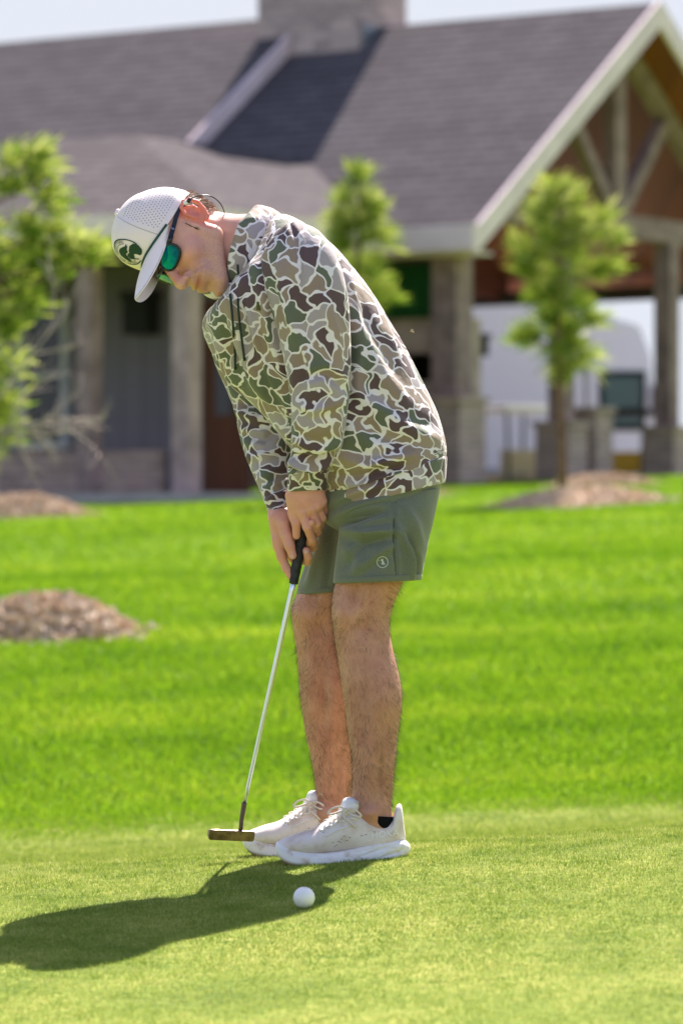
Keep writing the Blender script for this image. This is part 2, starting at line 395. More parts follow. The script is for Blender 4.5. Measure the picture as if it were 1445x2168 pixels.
# gable truss, set back from the rake
XT = -.66
m = MB(); bt = onX(1330, 458, XT)[2]; tb = bt - .30
m.box(XT-.12, XT+.12, .95, 2*HW-.95, tb, bt); m.build('tie_beam', MT['timber'], club)
m = MB().box(XT-.10, XT+.10, HW-.14, HW+.14, bt, RI-T_-.1); m.build('king_post', MT['timber'], club)
for s in (-1, 1):
    MB().beam((XT, HW+s*.12, bt+.02), (XT, HW+s*1.45, RI-1.45*PT-T_-.12), .18, .17).build('strut', MT['timber'], club)
    MB().beam((XT, HW+s*4.2, EV+.41*PT-T_-.22), (XT, HW+s*.05, RI-T_-.26), .20, .24).build('rafter', MT['timber'], club)
MB().box(-5.1, -5.0, .3, 2*HW-.3, EV-.3, EV+.1).add([(-5.05, .4, EV+.1), (-5.05, 2*HW-.4, EV+.1), (-5.05, HW, RI-.3), (-5.0, .4, EV+.1), (-5.0, 2*HW-.4, EV+.1), (-5.0, HW, RI-.3)], [(0, 1, 2), (5, 4, 3), (0, 2, 5, 3), (1, 4, 5, 2)]).build('gable_wall', MT['brown'], club)
for x0, x1, y0, y1 in ((-8, XT-.13, .35, .55), (-8, XT-.13, 2*HW-.55, 2*HW-.35)): MB().box(x0, x1, y0, y1, EV-.40, EV-.2).build('porch_beam', MT['dbeam'], club)
# posts on brick piers
gb = 1.2
def post(X, Y, w, top, pier=None, ph=1.15, mat='timber'):
    g0 = gz(*(np.array([BX, BY]) + X*np.array([ca, sa]) + Y*np.array([-sa, ca])))
    z0 = float(g0) - .1
    if pier: 
        m = MB(); m.box(X-pier/2, X+pier/2, Y-pier/2, Y+pier/2, z0, z0+ph); m.box(X-pier/2-.04, X+pier/2+.04, Y-pier/2-.04, Y+pier/2+.04, z0+ph, z0+ph+.07)
        m.build('brick_pier', MT['brick2'], club); z0 = z0+ph+.07
    MB().box(X-w/2, X+w/2, Y-w/2, Y+w/2, z0, top).build('post', MT[mat], club)
post(XT, .50, .38, EV-.1, .62)
post(XT-.0, 3.2, .26, tb, .5, .85); post(XT, 6.05, .26, tb, .5, .85)
post(XT, 2*HW-.5, .34, tb, .62)
q0 = float(gz(BX+ca*XT-sa*3.96, BY+sa*XT+ca*3.96)); MB().box(XT-.22, XT+.22, 3.74, 4.18, q0-.1, q0+.95).box(XT-.26, XT+.26, 3.70, 4.22, q0+.95, q0+1.02).build('brick_pier', MT['brick2'], club)
post(XT-1.7, 2.15, .26, EV+.6, .5, 1.1); 
# main wall, green screen and fireplace between the porch and the corner
MB().box(-40, -2.6, 2.4, 2.6, .6, EV+.6).build('wall', MT['siding'], club)
MB().box(-40, -2.55, 2.25, 2.4-.003, .6, 2.1).build('brick_wainscot', MT['brick2'], club)
a = onY(816, 512, .5); b = onY(918, 672, .5)
MB().box(a[0]-1.2, b[0], .5, .56, b[2], a[2]+.2).build('green_screen', MT['greenpanel'], club)
c = onY(838, 672, .62); d = onY(940, 745, .62); e = onY(900, 800, .62)
m = MB(); m.box(c[0]-.6, d[0], .62, 1.5, d[2], c[2]); m.box(c[0]-.6, c[0]-.1, .62, 1.5, .8, d[2]); m.box(e[0]+.2, d[0], .62, 1.5, .8, d[2]); m.box(c[0]-.1, e[0]+.2, .62, 1.5, .8, e[2]-.05)
m.build('outdoor_fireplace', MT['stone'], club)
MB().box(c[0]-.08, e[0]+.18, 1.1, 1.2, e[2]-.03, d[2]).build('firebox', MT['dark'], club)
# lantern on the second post
p = onY(1020, 728, 1.85)
MB().box(p[0]-.07, p[0]+.07, 1.76, 1.9, p[2]-.16, p[2]+.08).box(p[0]-.1, p[0]+.1, 1.73, 1.93, p[2]+.08, p[2]+.13).build('wall_lantern', MT['black'], club)
# ---- lower hipped porch on the left
def W2(px, py, z):      # seen at (px,py) at absolute height z
    d = (z-CAMH)/((HZ-py)/FPX); return toloc(P(px, py, d))
ZR, ZE = 5.76, 4.22; Tt = W2(288, 285, ZR); Ee = W2(662, 328, ZR)
hw = 4.85
Kk = np.array([Tt[0]+hw, Tt[1]-hw, ZE]); Y2 = Kk[1]+2.9
m = MB()
Ex = Tt[0]; Ey = Ee[1]+.4
top = [(-38, Tt[1], ZR), (Tt[0], Tt[1], ZR), (Tt[0], Ey, ZR), (Kk[0], Y2, ZE), (Kk[0], Kk[1], ZE), (-38, Kk[1], ZE)]
m.add([q for q in top] + [(x, y, z-.14) for x, y, z in top], [(0, 1, 4, 5)[::-1], (1, 2, 3, 4)[::-1], (6, 7, 10, 11), (7, 8, 9, 10), (4, 5, 11, 10), (3, 4, 10, 9), (2, 3, 9, 8)])
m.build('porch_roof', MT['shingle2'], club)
YP = Kk[1]+.2
MB().box(-38, Kk[0]+.06, Kk[1]-.09, Kk[1]-.003, ZE-.22, ZE+.03).box(Kk[0]+.003, Kk[0]+.06, Kk[1]-.003, Y2, ZE-.22, ZE+.03).build('fascia', MT['trim'], club)
MB().box(-38, Kk[0]-.02, Kk[1]+.02, Kk[1]+.35, ZE-.52, ZE-.2).build('porch_beam', MT['dbeam'], club)
MB().box(-38, Kk[0]-.02, Kk[1]+.35, YP+2.0, ZE-.24, ZE-.20).build('porch_soffit', MT['ceil'], club)
YP = Kk[1]+.2
for px, w, mt in ((190, .21, 'timber'), (395, .235, 'post'), (-60, .26, 'timber')):
    q = onY(px, 700, YP); post(q[0], YP, w, ZE-.52, None, mat=mt)
YW = YP+2.0+.003; m = MB().box(-38, Kk[0]-1.3, YW, YW+.15, .6, ZE-.25); m.build('porch_wall', MT['siding'], club)
MB().box(-38, onY(352, 900, YW)[0], YW-.14, YW-.003, .6, onY(250, 955, YW)[2]).build('brick_wainscot', MT['brick2'], club)
def window(x0, x1, y0, y1, cross=False):
    a = onY(x0, y0, YW-.05); b = onY(x1, y1, YW-.05); t = .09
    fr = MB(); fr.box(a[0]-t, a[0], YW-.08, YW+.02, b[2]-t, a[2]+t).box(b[0], b[0]+t, YW-.08, YW+.02, b[2]-t, a[2]+t).box(a[0], b[0], YW-.08, YW+.02, a[2], a[2]+t).box(a[0], b[0], YW-.08, YW+.02, b[2]-t, b[2]).box(a[0], b[0], YW-.06, YW-.03, (a[2]+b[2])/2-.03, (a[2]+b[2])/2+.03)
    f = fr.build('window', MT['wframe'], club); MB().box(a[0], b[0], YW-.025, YW-.005, b[2], a[2]).build('pane', MT['dglass'], f)
window(58, 132, 655, 935); window(-40, 30, 690, 935)
a = onY(432, 700, YW-.05); b = onY(525, 1040, YW-.05)
dr = MB().box(a[0], b[0], YW-.08, YW-.003, .9, onY(430, 640, YW)[2]).build('door', MT['door'], club)
MB().box(a[0]+.2, b[0]-.2, YW-.10, YW-.083, onY(470, 880, YW)[2], onY(470, 700, YW)[2]).build('pane', MT['dglass'], dr)
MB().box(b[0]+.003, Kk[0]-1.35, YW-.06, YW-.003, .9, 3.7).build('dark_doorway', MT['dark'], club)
q = onY(300, 672, YW-.15); MB().box(q[0]-.16, q[0]+.16, YW-.3, YW-.02, q[2]-.2, q[2]+.22).box(q[0]-.2, q[0]+.2, YW-.33, YW-.02, q[2]+.22, q[2]+.3).build('wall_lantern', MT['black'], club)
# porch slab: a thing of the setting, follows the ground line
MB().box(-38, Kk[0], YP-.25, 2.3, 0, 1.15).build('porch_slab', MT['concrete'], club)

# ---------------------------------------------------------------- behind the porch: truck, carts
def van():
    d = 80.; x0 = (1120-CX)/FPX*d; t = empty('van', (x0, d, float(gz(x0, d))), -.25, label='small white van parked far behind the timber porch, beyond the golf carts', cat='van')
    m = MB(); prof = [(0, .35), (0, .95), (.35, 1.15), (.75, 2.25), (1.1, 2.45), (5.2, 2.45), (5.3, .35)]
    v = [(x, y, z) for y in (-.95, .95) for x, z in prof]; n = len(prof); m.add([(p[1], p[0], p[2]) for p in v], [tuple(range(n)), tuple(range(n, 2*n))[::-1]]+[(i, n+i, n+(i+1) % n, (i+1) % n) for i in range(n)]); m.build('body', MT['white'], t)
    a, b = np.array([.37, 1.2]), np.array([.73, 2.2]); MB().add([(-.82, a[0]-.02, a[1]), (.82, a[0]-.02, a[1]), (.76, b[0]-.02, b[1]), (-.76, b[0]-.02, b[1])], [(0, 1, 2, 3)]).build('windscreen', M('tinted_glass', (.10, .20, .19), .15, .5), t)
    MB().box(-.7, .7, -.03, -.003, .5, .8).build('grille', MT['black'], t)
    for x in (-.85, .85):
        for y in (.9, 4.3): MB().lathe([(.02, -.1), (.33, -.1), (.36, 0), (.33, .1), (.02, .1)], (x, y, .36), 18, 'x').build('wheel', MT['black'], t)
        MB().box(x*.86-.12, x*.86+.12, -.035, -.003, .82, .93).build('headlight', M('lamp_glass', (.7, .7, .72), .2, .5), t)
van()
def truck():
    d = 64.; base = float(gz(4, d)); xr = (1392-CX)/FPX*d; t = empty('box_truck', (xr, d, base), label='big white box truck with a dark cab side window behind the right porch posts', cat='truck')
    MB().box(-6.2, -1.25, .1, 2.4, .95, 4.05).build('cargo_box', MT['white'], t)
    MB().box(-6.2, -1.25, .06, .099, .95, 1.12).build('trim_rail', MT['metal'], t)
    c = MB(); prof = [(-1.15, .6), (-.02, .6), (.02, 1.5), (-.12, 3.0), (-.3, 3.5), (-1.15, 3.75)]; n = len(prof)
    c.add([(x, y, z) for y in (.15, 2.3) for x, z in prof], [tuple(range(n)), tuple(range(n, 2*n))[::-1]]+[(i, n+i, n+(i+1) % n, (i+1) % n) for i in range(n)]); cab = c.build('cab', MT['white'], t)
    MB().box(-.98, -.2, .125, .147, 1.75, 2.75).build('window_frame', MT['black'], cab); MB().box(-.90, -.28, .110, .122, 1.85, 2.65).build('window', M('tinted_cab_glass', (.07, .13, .12), .2, .5), cab)
    MB().box(-6.0, .0, .4, 2.1, .5, .59).build('chassis', MT['black'], t)
    for x in (-5.0, -.55):
        for y in (.2, 2.1): MB().lathe([(.02, -.13), (.43, -.13), (.47, 0), (.43, .13), (.02, .13)], (x, y, .47), 20, 'y').build('wheel', MT['black'], t)
    MB().box(-.1, .02, -.05, .05, 2.0, 2.5).build('wing_mirror', MT['black'], t)
truck()
def cart(px, d, rz, body, seat, roof, label):
    x = (px-CX)/FPX*d; t = empty('golf_cart', (x, d, float(gz(x, d))), rz, label=label, cat='golf cart', group='golf carts parked by the porch')
    b = MB(); b.box(-1.1, 1.1, -.55, .55, .25, .42); b.box(-1.1, -.25, -.55, .55, .42, .75); b.add([(.55, -.5, .42), (1.15, -.45, .42), (1.0, -.42, .72), (.6, -.48, .85), (.55, .5, .42), (1.15, .45, .42), (1.0, .42, .72), (.6, .48, .85)], [(0, 1, 2, 3), (7, 6, 5, 4), (1, 5, 6, 2), (2, 6, 7, 3), (0, 3, 7, 4)])
    b.build('body', body, t)
    MB().box(-.55, -.05, -.5, .5, .76, .88).build('seat', seat, t); MB().box(-.68, -.57, -.5, .5, .9, 1.25).build('backrest', seat, t)
    r = MB(); r.box(-.95, .75, -.6, .6, 1.82, 1.88); r.box(-.85, .65, -.52, .52, 1.88, 1.92); r.build('roof', roof, t)
    for sx, sy in ((-.85, -.5), (-.85, .5), (.68, -.5), (.68, .5)): MB().beam((sx, sy, .7), (sx*.9, sy, 1.82), .035).build('roof_post', MT['black'], t)
    for sx in (-.72, .75):
        for sy in (-.5, .5): MB().lathe([(.02, -.09), (.2, -.09), (.23, 0), (.2, .09), (.02, .09)], (sx, sy, .23), 18, 'y').build('wheel', MT['black'], t)
    MB().lathe([(.14, -.01), (.17, 0), (.14, .01)], (.45, -.25, 1.0), 16).build('steering_wheel', MT['black'], t)
cream = M('cream_seat', (.55, .42, .3), .6); dk = M('dark_cart_body', (.02, .02, .025), .3); gold = M('yellow_cart_seat', (.45, .3, .04), .6)
cart(1085, 58, 2.0, dk, cream, MT['white'], 'golf cart with a white roof and cream seat behind the porch corner post')
cart(1325, 60, 1.2, dk, gold, MT['black'], 'dark golf cart with yellow seats between the two right porch piers')

# ---------------------------------------------------------------- pines and mulch rings
def needle_mat(name, cols): return grass_mat(name, cols, .6, .8)
NM = needle_mat('pine_needles', [(.045, .10, .012), (.14, .235, .022), (.36, .42, .06), (.74, .70, .38)])
BARK = M('pine_bark', (.16, .10, .07), .9, .1, var=.35, vscale=18, bump=.7, bscale=30)
def pine(px, base_y, d, H, spread, label, seed, low=.15, ntuft=130, trunk_r=.05, nl=.26, nn=34, ext=()):
    r = np.random.default_rng(seed); x = (px-CX)/FPX*d; z = float(gz(x, d))
    t = empty('pine_tree', (x, d, z), label=label, cat='pine tree', group='young longleaf pines on the lawn')
    wob = [np.array([.05*math.sin(3*k+seed), .05*math.cos(2*k+seed), 0]) for k in np.linspace(0, 1, 9)]
    tp = [np.array([0, 0, H*.95*k])+w*min(1, k*3) for k, w in zip(np.linspace(0, 1, 9), wob)]
    m = MB(); m.tube(tp, [trunk_r*(1-.7*k) for k in np.linspace(0, 1, 9)], 8)
    tips = [(tp[-1], np.array([0, 0, 1.]))]
    for i in range(ntuft):
        k = low + (1-low)*r.random()**.85; a = r.uniform(0, 2*np.pi); rad = spread*(1.05-k)**.45*r.uniform(.15, 1)
        base = np.array([0, 0, H*.93*k]); e = base + np.array([math.cos(a)*rad, math.sin(a)*rad, rad*r.uniform(.1, .8)]); e[2] = min(e[2], H*.98)
        mid = (base+e)/2 + np.array([0, 0, -.05*rad])
        if i % 2 == 0: m.tube([base, mid, e], [.014, .010, .006], 5)
        dr = e - mid; tips.append((e, dr/(np.linalg.norm(dr)+1e-6)))
    for ex, ey in ext:
        e = P(ex, ey, d) - np.array([x, d, z]); base = np.array([0, 0, e[2]-.35*abs(e[0])]); m.tube([base, (base+e)/2-np.array([0, 0, .03]), e], [.012, .009, .006], 5)
        for q in range(2): tips.append((e+r.normal(0, .03, 3), r.normal(0, .25, 3)+.5*(e-base)/np.linalg.norm(e-base)+np.array([0, 0, 1.1])))
    m.build('trunk', BARK, t, True)
    V = []; 
    for e, dr in tips:
        n = int(r.uniform(.6, 1.4)*nn); 
        dv = r.normal(0, 1, (n, 3)); dv /= np.linalg.norm(dv, axis=1)[:, None]; dv = dv*.85 + dr*.75 + np.array([0, 0, .1]); dv /= np.linalg.norm(dv, axis=1)[:, None]
        L = nl*r.uniform(.6, 1.1, n)[:, None]; sd = np.cross(dv, r.normal(0, 1, (n, 3))); sd /= np.linalg.norm(sd, axis=1)[:, None]
        b0 = e + r.normal(0, .035, (n, 3)); w = .0042
        V.append(np.stack([b0-sd*w, b0+sd*w, b0+dv*L*.6+sd*w*.9 - np.array([0, 0, .02]), b0+dv*L - np.array([0, 0, .06])], 1))
    V = np.concatenate(V); n = len(V)
    o = new_mesh('crown', V.reshape(-1, 3), [(4*i, 4*i+1, 4*i+2, 4*i+3) for i in range(n)], NM, t, False)
    fattr(o, 'rnd', np.repeat(r.random(n), 4)); return t
def hgt(py_top, d, px): return CAMH+(HZ-py_top)/FPX*d - float(gz((px-CX)/FPX*d, d))
pine(1190, 0, 38, hgt(365, 38, 1190), .62, 'young pine with a bare lower trunk in front of the open timber gable', 3, .45, 26, .05, .30, 50, [(1190, 400), (1214, 430), (1150, 455), (1225, 470), (1170, 500), (1105, 525), (1262, 480), (1292, 515), (1195, 545), (1240, 580), (1125, 590), (1275, 560), (1182, 600), (1180, 650), (1220, 655), (1160, 690), (1120, 710), (1205, 730), (1250, 680), (1185, 790), (1210, 780), (1150, 620), (1200, 700)])
pine(752, 0, 40, hgt(340, 40, 752), .36, 'narrow young pine rising directly behind the golfer', 5, .3, 20, .05, .28, 50, [(760, 375), (740, 420), (778, 430), (722, 455), (760, 480), (795, 500), (735, 530), (780, 560), (805, 630), (750, 600), (722, 500), (770, 520), (745, 470), (790, 450)])
pine(-75, 0, 25, hgt(300, 25, -75), .35, 'pine partly cut off by the left picture edge, bright needle tufts reaching in', 12, .3, 10, .05, .24, 48, [(75, 390), (62, 350), (105, 430), (135, 535), (178, 555), (120, 580), (45, 490), (15, 420), (30, 620), (55, 655), (20, 700), (8, 770), (70, 560), (-5, 860), (5, 560), (95, 490), (-5, 930), (20, 350)])
def mulch(px, py, d, w, h, label, seed, asp=.8):
    r = np.random.default_rng(seed); x = (px-CX)/FPX*d; z = float(gz(x, d)); V = []; F = []; nr, na = 22, 72
    for i in range(nr):
        k = i/(nr-1)
        for j in range(na):
            a = 2*math.pi*j/na; rad = w/2*k*(1+.10*math.sin(3*a+seed)+.06*math.sin(7*a)); X = x+rad*math.cos(a); Y = d+asp*rad*math.sin(a)
            V.append((X, Y, gz(X, Y)+h*(1-k**2.2)+r.uniform(-.012, .012)*(1-k) - .01*k))
    F = [(i*na+j, i*na+(j+1) % na, (i+1)*na+(j+1) % na, (i+1)*na+j) for i in range(nr-1) for j in range(na)]
    m = MB(); m.add(V, F)
    for q in range(2600):
        a = r.uniform(0, 6.283); k = r.random()**.5*1.02 if q % 5 else r.uniform(.9, 1.22); rad = w/2*k*(1+.10*math.sin(3*a+seed)+.06*math.sin(7*a)); X = x+rad*math.cos(a); Y = d+asp*rad*math.sin(a); Z = gz(X, Y)+h*max(0, 1-k**2.2)+.012
        u = r.normal(0, 1, 3); u[2] *= .4; u /= np.linalg.norm(u); s = np.cross(u, r.normal(0, 1, 3)); s /= np.linalg.norm(s); L = r.uniform(.02, .05); ww = r.uniform(.006, .014); c = np.array([X, Y, Z])
        m.add([c-u*L-s*ww, c+u*L-s*ww, c+u*L+s*ww, c-u*L+s*ww], [(0, 1, 2, 3)])
    tag(m.build('mulch_bed', MT['mulch'], None, True), kind='stuff', label=label, cat='mulch')
mulch(1222, 1065, 36.5, 1.55, .15, 'wood chip mulch ring around the right pine', 1, 1.3)
mulch(1270, 1020, 42.5, 1.2, .12, 'thin mulch patch at the foot of the porch piers', 2, 1)
mulch(40, 1075, 37, 1.3, .19, 'mulch mound on the lawn by the left porch', 3, 1)
mulch(95, 1320, 21, 1.02, .20, 'large pinkish mulch mound in the left middle of the lawn', 4, 1.1)
mulch(800, 1045, 40.2, 1.4, .10, 'mulch ring of the pine behind the golfer', 6, 1)
# bare twiggy shrub by the left pines
def shrub():
    d = 24.; x = (-20-CX)/FPX*d; z = float(gz(x, d)); t = empty('bare_shrub', (x, d, z), label='leafless pale twiggy shrub reaching in from the left edge', cat='shrub')
    m = MB(); r = np.random.default_rng(4)
    def br(p, dr, L, rad, lv):
        pts = [p]; 
        for i in range(5):
            dr = dr + r.normal(0, .12, 3); dr /= np.linalg.norm(dr); pts.append(pts[-1]+dr*L/5)
        m.tube(pts, [rad*(1-.12*i) for i in range(6)], 5)
        if lv:
            for i in (2, 3, 4, 5):
                q = dr + r.normal(0, .55, 3); q /= np.linalg.norm(q); br(pts[i], q, L*.55, rad*.55, lv-1)
    for tx, ty in ((225, 690), (215, 780), (150, 900), (190, 840), (120, 700), (90, 830)):
        p0 = np.array([0, 0, .1]); e = P(tx, ty, d)-np.array([x, d, z]); dr = e-np.array([0, 0, 1.0]); 
        br(np.array([0, 0, 1.0+r.uniform(-.2, .2)]), dr/np.linalg.norm(dr), np.linalg.norm(dr)*.7, .011, 2)
    m.tube([(0, 0, 0), (.02, 0, .6), (0, 0, 1.3)], [.03, .025, .015], 7)
    m.build('branches', M('pale_bark', (.42, .34, .30), .8, .2, var=.2), t, True)
shrub()
# ================================================================ the golfer
D0 = 8.38
person = empty('person', (0.02, D0, 0), label='man in a camouflage hoodie, olive shorts and pale cap bending over to putt', cat='person')
PL = np.array([0.02, D0, 0])
# ---- implicit surfaces, meshed with surface nets, for the organic shapes
class SDF:
    def __init__(s, lo, hi, h):
        s.lo = np.array(lo, float); s.h = h; s.n = np.ceil((np.array(hi)-s.lo)/h).astype(int)+1
        s.ax = [s.lo[i]+h*np.arange(s.n[i]) for i in range(3)]; s.F = np.full(s.n, 1e3, np.float32)
    def _box(s, c, R):
        return tuple(slice(max(0, int((c[i]-R-s.lo[i])/s.h)), max(1, min(s.n[i], int((c[i]+R-s.lo[i])/s.h)+2))) for i in range(3))
    def _grid(s, b): return np.meshgrid(*[s.ax[i][b[i]] for i in range(3)], indexing='ij')
    def _put(s, b, d, k, sub):
        A = s.F[b]
        if sub: d = -d
        if k <= 0: s.F[b] = np.maximum(A, d) if sub else np.minimum(A, d); return
        if sub: hh = np.clip(.5-.5*(A-d)/k, 0, 1); s.F[b] = A*(1-hh)+d*hh + k*hh*(1-hh)
        else: hh = np.clip(.5+.5*(A-d)/k, 0, 1); s.F[b] = A*(1-hh)+d*hh - k*hh*(1-hh)
    def ell(s, c, r, k=.01, R=None, sub=False):
        c = np.asarray(c, float); r = np.asarray(r, float); b = s._box(c, r.max()+k*2+.03)
        X, Y, Z = s._grid(b); q = np.stack([X-c[0], Y-c[1], Z-c[2]], -1)
        if R is not None: q = q @ np.asarray(R)      # columns of R are the ellipsoid's axes
        l1 = np.sqrt(((q/r)**2).sum(-1))+1e-9; l2 = np.sqrt(((q/r**2)**2).sum(-1))+1e-9
        s._put(b, (l1*(l1-1)/l2).astype(np.float32), k, sub); return s
    def cap(s, a, c, r1, r2=None, k=.01, sub=False):
        a = np.asarray(a, float); c = np.asarray(c, float); r2 = r1 if r2 is None else r2
        m = (a+c)/2; b = s._box(m, np.linalg.norm(c-a)/2+max(r1, r2)+2*k+.02)
        X, Y, Z = s._grid(b); p = np.stack([X-a[0], Y-a[1], Z-a[2]], -1); d = c-a
        t = np.clip((p@d)/(d@d+1e-12), 0, 1); dist = np.sqrt(((p-t[..., None]*d)**2).sum(-1)) - (r1+(r2-r1)*t)
        s._put(b, dist.astype(np.float32), k, sub); return s
    def chain(s, pts, rs, k=.006, k0=None):
        for i in range(len(pts)-1): s.cap(pts[i], pts[i+1], rs[i], rs[i+1], (k0 if (k0 is not None and i == 0) else k))
        return s
    def mesh(s):
        F = s.F; I = F < 0; n = np.array(F.shape)-1
        cs = [(a, b, c) for a in (0, 1) for b in (0, 1) for c in (0, 1)]
        sl = lambda o: tuple(slice(o[i], o[i]+n[i]) for i in range(3))
        cnt = sum(I[sl(o)].astype(np.int8) for o in cs); act = (cnt > 0) & (cnt < 8)
        idx = np.argwhere(act); P0 = np.zeros((len(idx), 3)); cc = np.zeros(len(idx))
        for o in cs:
            for ax in range(3):
                if o[ax]: continue
                o2 = list(o); o2[ax] = 1
                f0 = F[tuple((idx+o).T)]; f1 = F[tuple((idx+o2).T)]; m = (f0 < 0) != (f1 < 0)
                t = np.where(m, f0/(f0-f1+1e-12), 0); p = np.tile(np.array(o, float), (len(idx), 1)); p[:, ax] += t
                P0[m] += p[m]; cc += m
        V = s.lo + s.h*(idx+P0/cc[:, None]); ID = -np.ones(n, np.int64); ID[tuple(idx.T)] = np.arange(len(idx)); Fc = []
        for ax in range(3):
            u, w = (ax+1) % 3, (ax+2) % 3
            a = [slice(None)]*3; b = [slice(None)]*3; a[ax] = slice(0, -1); b[ax] = slice(1, None)
            A, B = I[tuple(a)], I[tuple(b)]; e = np.argwhere(A != B); e = e[(e[:, u] > 0) & (e[:, w] > 0) & (e[:, u] < n[u]) & (e[:, w] < n[w])]
            du = np.zeros(3, int); du[u] = 1; dw = np.zeros(3, int); dw[w] = 1
            q = np.stack([ID[tuple((e-du-dw).T)], ID[tuple((e-dw).T)], ID[tuple(e.T)], ID[tuple((e-du).T)]], 1)
            fl = ~A[tuple(e.T)]; q[fl] = q[fl][:, ::-1]; Fc.append(q)
        Fc = np.concatenate(Fc); return V, Fc[(Fc >= 0).all(1)]

def catmull(K, t):
    K = np.asarray(K, float); n = len(K); i = np.clip(np.floor(t).astype(int), 0, n-2); f = (t-i)[:, None]
    g = lambda j: K[np.clip(j, 0, n-1)]
    p0, p1, p2, p3 = g(i-1), g(i), g(i+1), g(i+2)
    return .5*((2*p1)+(-p0+p2)*f+(2*p0-5*p1+4*p2-p3)*f**2+(-p0+3*p1-3*p2+p3)*f**3)
def loft(rings, n=72, step=4., caps=(True, True), ex=2.2, flat=0):
    """rings: (ax, ay, bx, by, depth centre, depth half width [, exponent]); a and b are the two outline points of the ring"""
    K = np.array([list(r)+[ex]*(7-len(r)) for r in rings], float)
    mid = np.c_[(K[:, 0]+K[:, 2])/2, (K[:, 1]+K[:, 3])/2]; ln = np.r_[0, np.cumsum(np.linalg.norm(np.diff(mid, axis=0), axis=1)+.5)]
    m = max(len(K), int(ln[-1]/step)); R = catmull(K, np.interp(np.linspace(0, ln[-1], m), ln, np.arange(len(K))))
    th = np.linspace(0, 2*np.pi, n, endpoint=False)+np.pi/2; V = []
    for r in R:
        c = np.sign(np.cos(th))*np.abs(np.cos(th))**(2/r[6]); s_ = np.sign(np.sin(th))*np.abs(np.sin(th))**(2/r[6])
        A = P(r[0], r[1], r[4]); B = P(r[2], r[3], r[4]); V.append((A+B)/2 + c[:, None]*(B-A)/2 + s_[:, None]*np.array([0, r[5], 0]))
    V = np.concatenate(V); F = [(i*n+j, i*n+(j+1) % n, (i+1)*n+(j+1) % n, (i+1)*n+j) for i in range(m-1) for j in range(n)]
    if caps[0]: F.append(tuple(range(n))[::-1])
    if caps[1]: F.append(tuple((m-1)*n+j for j in range(n)))
    return V, F, m, n
def gridnormals(V, m, n):
    G_ = V.reshape(m, n, 3); du = np.roll(G_, -1, 1)-np.roll(G_, 1, 1); dv = np.gradient(G_, axis=0) if m > 1 else G_*0
    N = np.cross(du, dv); N /= np.linalg.norm(N, axis=2)[:, :, None]+1e-9
    c = G_.mean(1, keepdims=True); sgn = np.sign(((G_-c)*N).sum(2).mean()); return (N*sgn).reshape(-1, 3)
def topx(V):
    return np.c_[CX+FPX*V[:, 0]/V[:, 1], HZ-FPX*(V[:, 2]-CAMH)/V[:, 1]]
def folds(V, N, strokes, noise=.0022, nscale=11, seed=0, aniso=(1, 1, .45), front=True):
    """push the cloth in or out along drawn fold lines (polylines on the near side) and add a soft drape"""
    q = topx(V); D = np.zeros(len(V)); face = np.clip(-N[:, 1]*1.6+.25, 0, 1) if front else 1
    for st in strokes:
        pts, amp, w = st[0], st[1], st[2]; pts = np.array(pts, float); best = np.full(len(V), 1e9); 
        L = np.r_[0, np.cumsum(np.linalg.norm(np.diff(pts, axis=0), axis=1))]; tb = np.zeros(len(V))
        for i in range(len(pts)-1):
            d = pts[i+1]-pts[i]; t = np.clip(((q-pts[i])@d)/(d@d), 0, 1); ds = np.linalg.norm(q-pts[i]-t[:, None]*d, axis=1)
            k = ds < best; best[k] = ds[k]; tb[k] = (L[i]+t[k]*(L[i+1]-L[i]))/L[-1]
        env = np.clip(np.sin(np.pi*np.clip(tb*.96+.02, 0, 1)), 0, 1)**.6
        D += 1.7*amp*env*face*(np.exp(-(best/w)**2) - .45*np.exp(-((best-1.9*w)/(1.1*w))**2))
    D += noise*vnoise(V*np.array(aniso), nscale, seed) + noise*.5*vnoise(V*np.array(aniso), nscale*2.3, seed+1)
    return V + N*D[:, None]

# ---- skin
def skin_mat():
    g = mk('skin', .5, .35); g.b.inputs['Subsurface Weight'].default_value = .22; g.b.inputs['Subsurface Radius'].default_value = (1, .32, .18); g.b.inputs['Subsurface Scale'].default_value = .012
    n1 = g.noise(g.tc, 28, 4).outputs['Fac']; n2 = g.noise(g.tc, 210, 3).outputs['Fac']
    c = g.ramp(n1, [(.3, (.66, .345, .255)), (.55, (.71, .405, .295)), (.75, (.66, .325, .245))])
    leg = g.nd('ShaderNodeAttribute', attribute_name='leg').outputs['Fac']; stub = g.nd('ShaderNodeAttribute', attribute_name='stubble').outputs['Fac']
    lip = g.nd('ShaderNodeAttribute', attribute_name='lip').outputs['Fac']; ear = g.nd('ShaderNodeAttribute', attribute_name='flush_glow').outputs['Fac']
    c = g.mix(g.math('MULTIPLY', leg, .9), c, g.ramp(n1, [(.3, (.50, .225, .135)), (.7, (.61, .315, .20))]))
    dots = g.ramp(g.noise(g.tc, 520, 2).outputs['Fac'], [(.40, (1, 1, 1)), (.56, (0, 0, 0))])
    c = g.mix(g.math('MULTIPLY', stub, g.math('ADD', .10, g.math('MULTIPLY', dots, .22))), c, (.12, .09, .075))
    c = g.mix(g.math('MULTIPLY', lip, .65), c, (.42, .13, .11)); c = g.mix(g.math('MULTIPLY', ear, .62), c, (.70, .20, .14))
    g.l(c, g.b.inputs['Base Color']); g.bump(n2, .25, .002); return g.m
SKIN = skin_mat()

